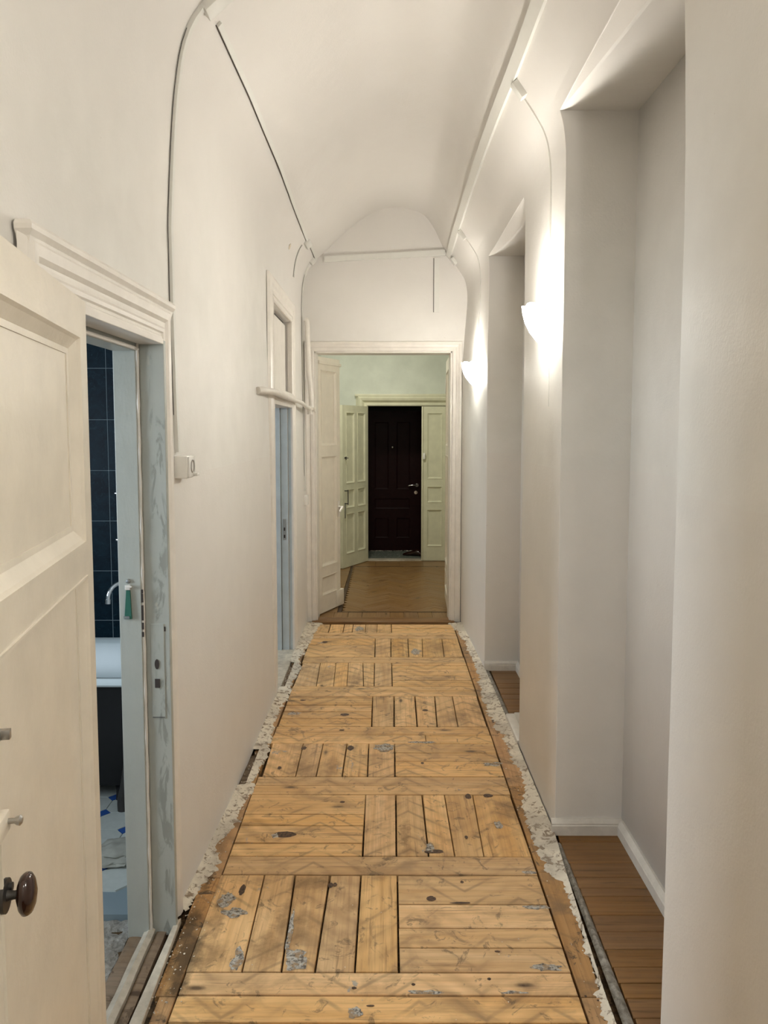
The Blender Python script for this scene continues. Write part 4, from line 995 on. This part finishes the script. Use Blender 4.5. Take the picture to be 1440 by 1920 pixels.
o = box_obj('bell_box', .462, .492, 9.818, 9.853, 1.318, 1.398, M['white_plastic'], None, .004); tag(o, 'small cream plastic box on the closed hall door edge', 'door bell')
# fuse holder
fz = empty('fuse_holder', (.775, HY1 - .0, 2.23)); tag(fz, 'old white electric fuse holder with two black plugs above the hall door', 'fuse holder')
bmj = bmesh.new(); box(bmj, -.03, .10, -.05, 0, -.07, .10, .004); bm_obj('base', bmj, M['white_plastic'], fz, True)
for z in (-.035, .06):
    bmj = bmesh.new(); tube(bmj, [(.0, -.05, z), (.0, -.085, z)], .022, 14); bm_obj('fuse_plug', bmj, M['bakelite'], fz, True)

# ---- vestibule and red door
o = box_obj('floor_vestibule', -.45, 1.2, HY1 + .14, 10.80, -.05, -.004, M['grout']); tag(o, 'cement tiled floor of the dark vestibule', 'floor', kind='structure')
vt = None; a_ = .065
for i in range(-5, 9):
    for j in range(0, 8):
        cx = i * a_ * 1.74 + (a_ * .87 if j % 2 else 0); cy = HY1 + .20 + j * a_ * 1.5
        if cy > 10.72 or cx < -.38 or cx > .9: continue
        if vt is None:
            q = [(a_ * .97 * math.cos(math.radians(30 + 60 * k)), a_ * .97 * math.sin(math.radians(30 + 60 * k))) for k in range(6)]
            vt = mesh_obj('hexagon_tile', [(x, y, -.004) for x, y in q] + [(x, y, .002) for x, y in q], [tuple(range(6, 12))] + [(k, (k + 1) % 6, 6 + (k + 1) % 6, 6 + k) for k in range(6)], M['cement_tile'], o); vt.location = (cx, cy, 0)
        else:
            c_ = vt.copy(); C.objects.link(c_); c_.parent = o; c_.location = (cx, cy, 0)
o = box_obj('threshold', -.245, 1.085, HY1 - .01, HY1 + .14, -.014, .012, M['batten'], None, .004); tag(o, 'pale worn sill under the hall double doors', 'threshold')
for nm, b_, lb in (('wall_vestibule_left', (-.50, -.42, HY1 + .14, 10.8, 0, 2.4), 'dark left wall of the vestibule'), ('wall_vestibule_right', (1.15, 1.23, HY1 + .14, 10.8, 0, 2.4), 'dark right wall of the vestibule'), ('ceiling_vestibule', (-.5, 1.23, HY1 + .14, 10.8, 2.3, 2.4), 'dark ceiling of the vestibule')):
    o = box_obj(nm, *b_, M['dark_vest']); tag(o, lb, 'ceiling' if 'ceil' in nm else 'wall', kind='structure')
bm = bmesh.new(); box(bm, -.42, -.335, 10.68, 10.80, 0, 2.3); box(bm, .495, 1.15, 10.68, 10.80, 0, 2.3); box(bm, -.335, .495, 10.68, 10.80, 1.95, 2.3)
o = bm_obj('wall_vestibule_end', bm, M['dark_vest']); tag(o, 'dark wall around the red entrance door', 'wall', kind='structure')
d5 = empty('door_5', (0, 0, 0)); tag(d5, 'dark red panelled entrance door at the far end, closed', 'door', kind='structure')
lf5 = leaf_mesh(.83, 1.95, [(.167, .364, .865, 1.802, .02), (.470, .659, .865, 1.802, .02), (.167, .659, .592, .742, .02), (.167, .364, .182, .466, .02), (.470, .659, .182, .466, .02)], .05, M['red_door'], d5, (-.335, 10.74, 0), 0, yoff=0.0, z0=.004, deep=.010)
bmj = bmesh.new(); lathe(bmj, [(0, 0), (.014, 0), (.015, .004), (.010, .008), (0, .009)], 16); pe = bm_obj('peephole', bmj, M['chrome'], lf5, True); pe.location = (.415, -.05, 1.453); pe.rotation_euler = (PI / 2, 0, 0)
bmj = bmesh.new(); tube(bmj, [(.758, -.05, .925), (.758, -.10, .925)], .011, 12); tube(bmj, spline([(.758, -.098, .925), (.70, -.105, .928), (.65, -.10, .922), (.635, -.096, .918)], 4), .010, 10); tube(bmj, [(.758, -.05, .925), (.758, -.056, .925)], .024, 18); bm_obj('lever_handle', bmj, M['chrome'], lf5, True)
bmj = bmesh.new(); tube(bmj, [(.742, -.05, .823), (.742, -.060, .823)], .024, 18); bm_obj('lock_rose', bmj, M['chrome'], lf5, True)
rough_strip('plaster_residue', -.33, .49, 10.655, 10.685, .006, .012, M['residue'], bpy.data.objects['floor_vestibule'], .012)
box_obj('leak_blocker', -.335, .495, 10.745, 10.79, 0, 1.95, M['gap'], d5)  # unseen dark panel, added to stop world light leaking past the leaf
# dark shoe by the red door
bm = bmesh.new(); rings = []
secs = [(-.13, .030, .045), (-.10, .040, .085), (-.05, .042, .095), (0, .038, .075), (.06, .045, .055), (.11, .042, .042), (.145, .022, .025)]
for (x_, w, hh) in secs: rings.append([bm.verts.new((x_, w * math.cos(a), max(0, hh * .5 + hh * .5 * math.sin(a)))) for a in [2 * PI * k / 14 for k in range(14)]])
for a, b in zip(rings, rings[1:]):
    for k in range(14): bm.faces.new((a[k], a[(k + 1) % 14], b[(k + 1) % 14], b[k]))
bm.faces.new(rings[0]); bm.faces.new(rings[-1])
o = bm_obj('shoe', bm, M['bakelite'], smooth=True, loc=(.36, 10.25, .002), rz=math.radians(160)); tag(o, 'black shoe on the vestibule tiles by the red door', 'shoe')

# ------------------------------------------------------------------ wall lamps
def wall_lamp(Y, zc, label, power=1.0):
    xw = xr(Y, zc)
    t = empty('wall_lamp', (xw, Y, zc)); tag(t, label, 'wall lamp', 'frosted glass bowl lamps on the right wall')
    bmj = bmesh.new()
    # half bowl hanging from the wall: widest at the rim, narrowing to a finial, rim scalloped
    prof = [(.014, -.088), (.030, -.080), (.052, -.060), (.078, -.028), (.096, .008), (.106, .045), (.110, .078)]
    seg = 32; rings = []
    for ti, (r, z) in enumerate(prof):
        ring = []
        for k in range(seg + 1):
            a = PI / 2 + PI * k / seg; f = ti / (len(prof) - 1)
            rr = r * (1 + .035 * f * math.cos(9 * (a - PI / 2)))
            ring.append(bmj.verts.new((rr * .98 * math.cos(a) - .006, rr * 1.28 * math.sin(a), z + .010 * f * abs(math.cos(4.5 * (a - PI / 2))))))
        rings.append(ring)
    for a, b in zip(rings, rings[1:]):
        for k in range(seg): bmj.faces.new((a[k], a[k + 1], b[k + 1], b[k]))
    s = bm_obj('lamp_shade', bmj, M['shade'], t, True); m_ = s.modifiers.new('thick', 'SOLIDIFY'); m_.thickness = .003; m_.offset = 1
    bmj = bmesh.new()
    for dy, l in ((-.018, .028), (0, .040), (.018, .028)): tube(bmj, [(-.016, dy, -.078), (-.018, dy, -.080 - l * .6), (-.018, dy, -.080 - l)], [.006, .008, .003], 10)
    bm_obj('glass_drops', bmj, M['shade'], t, True)
    bmj = bmesh.new(); box(bmj, -.012, .012, -.035, .035, -.055, .055, .006); bm_obj('back_plate', bmj, M['white_plastic'], t, True)
    bmj = bmesh.new(); tube(bmj, spline([(0, -.10, .055), (-.03, -.13, .060), (-.05, -.128, .045)], 4), .004, 8); bm_obj('side_arm', bmj, M['steel'], t, True)
    bmj = bmesh.new(); tube(bmj, [(-.0, 0, .0), (-.045, 0, .0), (-.05, 0, .02)], .009, 10); bm_obj('bracket', bmj, M['steel'], t, True)
    ld = bpy.data.lights.new('bulb_light', 'POINT'); ld.energy = SCONCE_W * power; ld.color = (1.0, .955, .88); ld.shadow_soft_size = .025
    lo_ = bpy.data.objects.new('bulb_light', ld); C.objects.link(lo_); lo_.parent = t; lo_.location = (-.055, 0, .075)
    return t
wall_lamp(3.40, 2.150, 'lit glass bowl lamp on the pier between the two niches')
wall_lamp(5.80, 2.110, 'lit glass bowl lamp on the pier beside the end doorway', .55)
wall_lamp(0.55, 2.180, 'lit glass bowl lamp on the near pier beside the viewer')

# ------------------------------------------------------------------ trunking, boxes, pipes
def surf(side, z, Y):
    return Vector(((xl if side < 0 else xr)(Y, z), Y, z))
def snorm(side, z, Y):
    a = surf(side, z - .02, Y); b = surf(side, min(z + .02, 3.5), Y); d = (b - a).normalized()
    n = Vector((d.z, 0, -d.x)) if side < 0 else Vector((-d.z, 0, d.x)); return n
def trunk(bm, pts, nrm, w, h, lift=-.002):
    rings = []; n = len(pts)
    for i, p in enumerate(pts):
        t = (pts[min(i + 1, n - 1)] - pts[max(i - 1, 0)]).normalized(); s = t.cross(nrm[i]).normalized(); nn = nrm[i]
        rings.append([bm.verts.new(p + s * w / 2 + nn * lift), bm.verts.new(p + s * w / 2 + nn * h), bm.verts.new(p - s * w / 2 + nn * h), bm.verts.new(p - s * w / 2 + nn * lift)])
    for a, b in zip(rings, rings[1:]):
        for k in range(4): bm.faces.new((a[k], a[(k + 1) % 4], b[(k + 1) % 4], b[k]))
    bm.faces.new(rings[0]); bm.faces.new(rings[-1])
def run_down(side, Y, z_top, z_bot, w, h, name, label, mat='trunk', gapside=0, zg=None, par=None):
    zs = np.linspace(z_top, z_bot, 40); p = [surf(side, z, Y) for z in zs]; nn = [snorm(side, z, Y) for z in zs]
    bm = bmesh.new(); trunk(bm, p, nn, w, h); o = bm_obj(name, bm, M[mat], par)
    if label: tag(o, label, 'trunking', 'cable trunking on walls and vault')
    if gapside:
        z0_, z1_ = zg or (z_top, z_bot); zs = np.linspace(z0_, z1_, 30)
        q = [surf(side, z, Y + gapside * (w / 2 + .0015)) + snorm(side, z, Y) * .003 for z in zs]
        bm = bmesh.new(); tube(bm, q, .0011, 6); bm_obj('gap_shade', bm, M['gap'], o)  # dark strip drawn for the shaded gap beside the trunking, not a cable
    return o
def run_along(side, y0, y1, z, w, h, label, gap=0, n=40):
    ys = np.linspace(y0, y1, n); zz = z if callable(z) else (lambda y: z)
    p = [surf(side, zz(y), y) for y in ys]; nn = [snorm(side, zz(y), y) for y in ys]
    bm = bmesh.new(); trunk(bm, p, nn, w, h); o = bm_obj('cable_trunking', bm, M['trunk']); tag(o, label, 'trunking', 'cable trunking on walls and vault')
    if gap:
        q = [surf(side, zz(y) - (w / 2 + .001) * .72, y) + snorm(side, zz(y) - .01, y) * .003 + Vector((side * 0, 0, 0)) for y in ys]
        bm = bmesh.new(); tube(bm, q, .0024, 6); bm_obj('gap_shade', bm, M['gap'], o)  # shade under the trunking's lower edge, made as a dark strip
    return o
def jbox(side, Y, z, sx, sz, d, label, rot=0.0, mat='trunk'):
    n = snorm(side, z, Y); t = Vector((0, 1, 0)); u = t.cross(n); c = surf(side, z, Y)
    bm = bmesh.new(); box(bm, -sx / 2, sx / 2, -sz / 2, sz / 2, -.004, d, .003)
    R = Matrix((t, u, n)).transposed().to_4x4() @ Matrix.Rotation(rot, 4, 'Z')
    bm.transform(R); bm.transform(Matrix.Translation(c))
    c0 = c; 
    o = bm_obj('junction_box', bm, M[mat], smooth=True)
    tag(o, label, 'junction box', 'junction boxes along the vault'); return o
run_down(-1, 2.715, 3.13, 1.62, .026, .014, 'cable_trunking', 'white trunking rising from the wall socket beside the bathroom door', gapside=-1, zg=(3.05, 1.75))
jbox(-1, 2.74, 3.165, .075, .11, .030, 'large white junction box at the top of the left wall trunking')
run_along(-1, 2.87, 6.02, lambda y: 3.150 + .010 * math.sin((y - 2.87) * 1.3), .020, .012, 'long thin trunking along the left foot of the vault', gap=1)
jbox(-1, 6.07, 3.135, .16, .050, .026, 'white junction box at the far end of the left trunking')
run_down(-1, 5.98, 3.10, 2.86, .024, .010, 'cable_trunking', 'short trunking stub hanging below the far left junction box', gapside=-1)
run_along(-1, 6.16, 6.70, lambda y: 3.15, .018, .012, 'short trunking between the far left boxes beside the end wall', gap=1, n=8)
jbox(-1, 6.62, 3.12, .09, .050, .026, 'white junction box in the far left corner above the doorway')
run_down(-1, 6.60, 3.09, 1.17, .022, .012, 'cable_trunking', 'trunking running down the far left corner to the switch', gapside=-1, zg=(3.0, 1.3))
sw = box_obj('light_switch', xl(6.6, 1.1) - .002, xl(6.6, 1.1) + .030, 6.555, 6.635, 1.05, 1.135, M['white_plastic'], None, .004); tag(sw, 'small white surface switch left of the end doorway', 'light switch')
run_along(1, .5, 6.70, lambda y: 3.185 + .012 * math.sin((y - 3.2) * 1.1) , .050, .020, 'wide white trunking along the right foot of the vault', n=60)
for (Y, zt, zb, lb) in ((3.40, 3.13, 2.24, 'trunking dropping from the vault to the nearer lit lamp'), (5.80, 3.13, 2.20, 'trunking dropping from the vault to the farther lit lamp'), (0.55, 3.13, 2.27, 'trunking dropping to the lamp beside the viewer')):
    run_down(1, Y, zt, zb, .013, .006, 'cable_trunking', lb, gapside=1, zg=(zt - .03, 2.62))
jbox(1, 3.37, 3.135, .045, .075, .026, 'small junction box on the right trunking above the nearer lamp')
jbox(1, 5.80, 3.135, .050, .075, .026, 'small junction box on the right trunking above the farther lamp')
jbox(1, 6.62, 3.12, .07, .060, .026, 'junction box in the far right corner of the vault')
# crack under the nearer lamp
bm = bmesh.new(); tube(bm, [surf(1, z, 3.39) + Vector((-.0005 + .0, 0, 0)) for z in np.linspace(2.02, 1.80, 8)], .0022, 6); o = bm_obj('thin_cable', bm, M['trunk']); tag(o, 'thin painted cable below the nearer lit lamp', 'cable')
# end wall trunking
def flat_trunk(p0, p1, w, d, label, gapv=None):
    p0, p1 = Vector(p0), Vector(p1); bm = bmesh.new(); trunk(bm, [p0, (p0 + p1) / 2, p1], [Vector((0, -1, 0))] * 3, w, d)
    o = bm_obj('cable_trunking', bm, M['trunk']); tag(o, label, 'trunking', 'cable trunking on walls and vault')
    if gapv:
        g = Vector(gapv); bm = bmesh.new(); tube(bm, [p0 + g, p1 + g], .0035, 6); bm_obj('gap_shade', bm, M['gap'], o)  # dark strip standing in for the shadowed gap along the trunking
    return o
flat_trunk((-.535, YE, 3.150), (.50, YE, 3.205), .050, .022, 'horizontal trunking across the end wall under the lunette')
flat_trunk((.428, YE, 3.16), (.428, YE, 2.705), .045, .014, 'short vertical trunking hanging on the end wall at right', (-.024, -.006, 0))
# socket
so = empty('wall_socket', (xl(2.74, 1.57) + .0, 2.74, 1.567)); tag(so, 'white surface-mounted socket on the left wall beside the bathroom door', 'socket')
bmj = bmesh.new(); box(bmj, -.004, .044, -.045, .045, -.040, .040, .005); bm_obj('housing', bmj, M['white_plastic'], so, True)
bmj = bmesh.new(); box(bmj, .044, .050, -.040, .040, -.036, .036, .002); bm_obj('face_plate', bmj, M['white_plastic'], so, True)
bmj = bmesh.new(); lathe(bmj, [(0, -.012), (.019, -.012), (.020, .002), (.023, .003), (.024, .0)], 24); o = bm_obj('socket_well', bmj, plain('socket_grey', (.38, .36, .32), .4), so, True); o.rotation_euler = (0, PI / 2, 0); o.location = (.051, 0, .002)
bmj = bmesh.new(); box(bmj, .046, .066, .012, .036, -.034, -.022, .003); bm_obj('latch_tab', bmj, M['white_plastic'], so, True)
# water pipes by the second doorway
bm = bmesh.new(); tube(bm, spline([(-.715, 4.30, 1.915), (-.690, 4.36, 1.918), (-.665, 4.60, 1.920), (-.660, 5.0, 1.912), (-.658, 5.5, 1.908), (-.658, 5.95, 1.905), (-.650, 6.20, 1.885), (-.640, 6.44, 1.868)], 5), [.021] * 6 + [.019] * 12 + [.016] * 18, 12)
wp = bm_obj('water_pipe', bm, M['white_gloss'], smooth=True); tag(wp, 'white painted pipe running across the second left doorway', 'pipe')
bm = bmesh.new(); tube(bm, [(-.642, 6.42, 1.868), (-.640, 6.50, 1.865)], .026, 10); tube(bm, [(-.640, 6.46, 1.865), (-.600, 6.46, 1.865)], .016, 10); tube(bm, [(-.640, 6.46, 1.865), (-.640, 6.46, 1.825)], [.020, .024], 10); tube(bm, [(-.600, 6.46, 1.865), (-.594, 6.46, 1.865)], .026, 8)
bm_obj('valve', bm, M['white_gloss'], wp, True)
bm = bmesh.new(); tube(bm, spline([(-.690, 6.58, 2.625), (-.672, 6.58, 2.60), (-.668, 6.58, 2.45), (-.660, 6.58, 2.2), (-.640, 6.57, 1.98), (-.636, 6.55, 1.90), (-.636, 6.50, 1.870)], 6), .022, 14)
o = bm_obj('drop_pipe', bm, M['white_gloss'], smooth=True); tag(o, 'thick white pipe dropping beside the end doorway to a valve', 'pipe')
# little scars in the plaster: chips
def chip(side, Y, z, r, label):
    n = snorm(side, z, Y); c = surf(side, z, Y); bm = bmesh.new(); bmesh.ops.create_icosphere(bm, subdivisions=2, radius=r)
    for v in bm.verts: v.co = Vector((v.co.x, v.co.y * 1.3, v.co.z)) * (1 + .5 * mnoise.noise(v.co * 90)); 
    for v in bm.verts: v.co -= n * v.co.dot(n) * .75
    bm.transform(Matrix.Translation(c + n * .0015)); o = bm_obj('plaster_patch', bm, M['residue'], smooth=True); tag(o, label, 'plaster patch'); return o
chip(-1, 5.60, 3.00, .022, 'rough patch in the left wall below the long trunking')
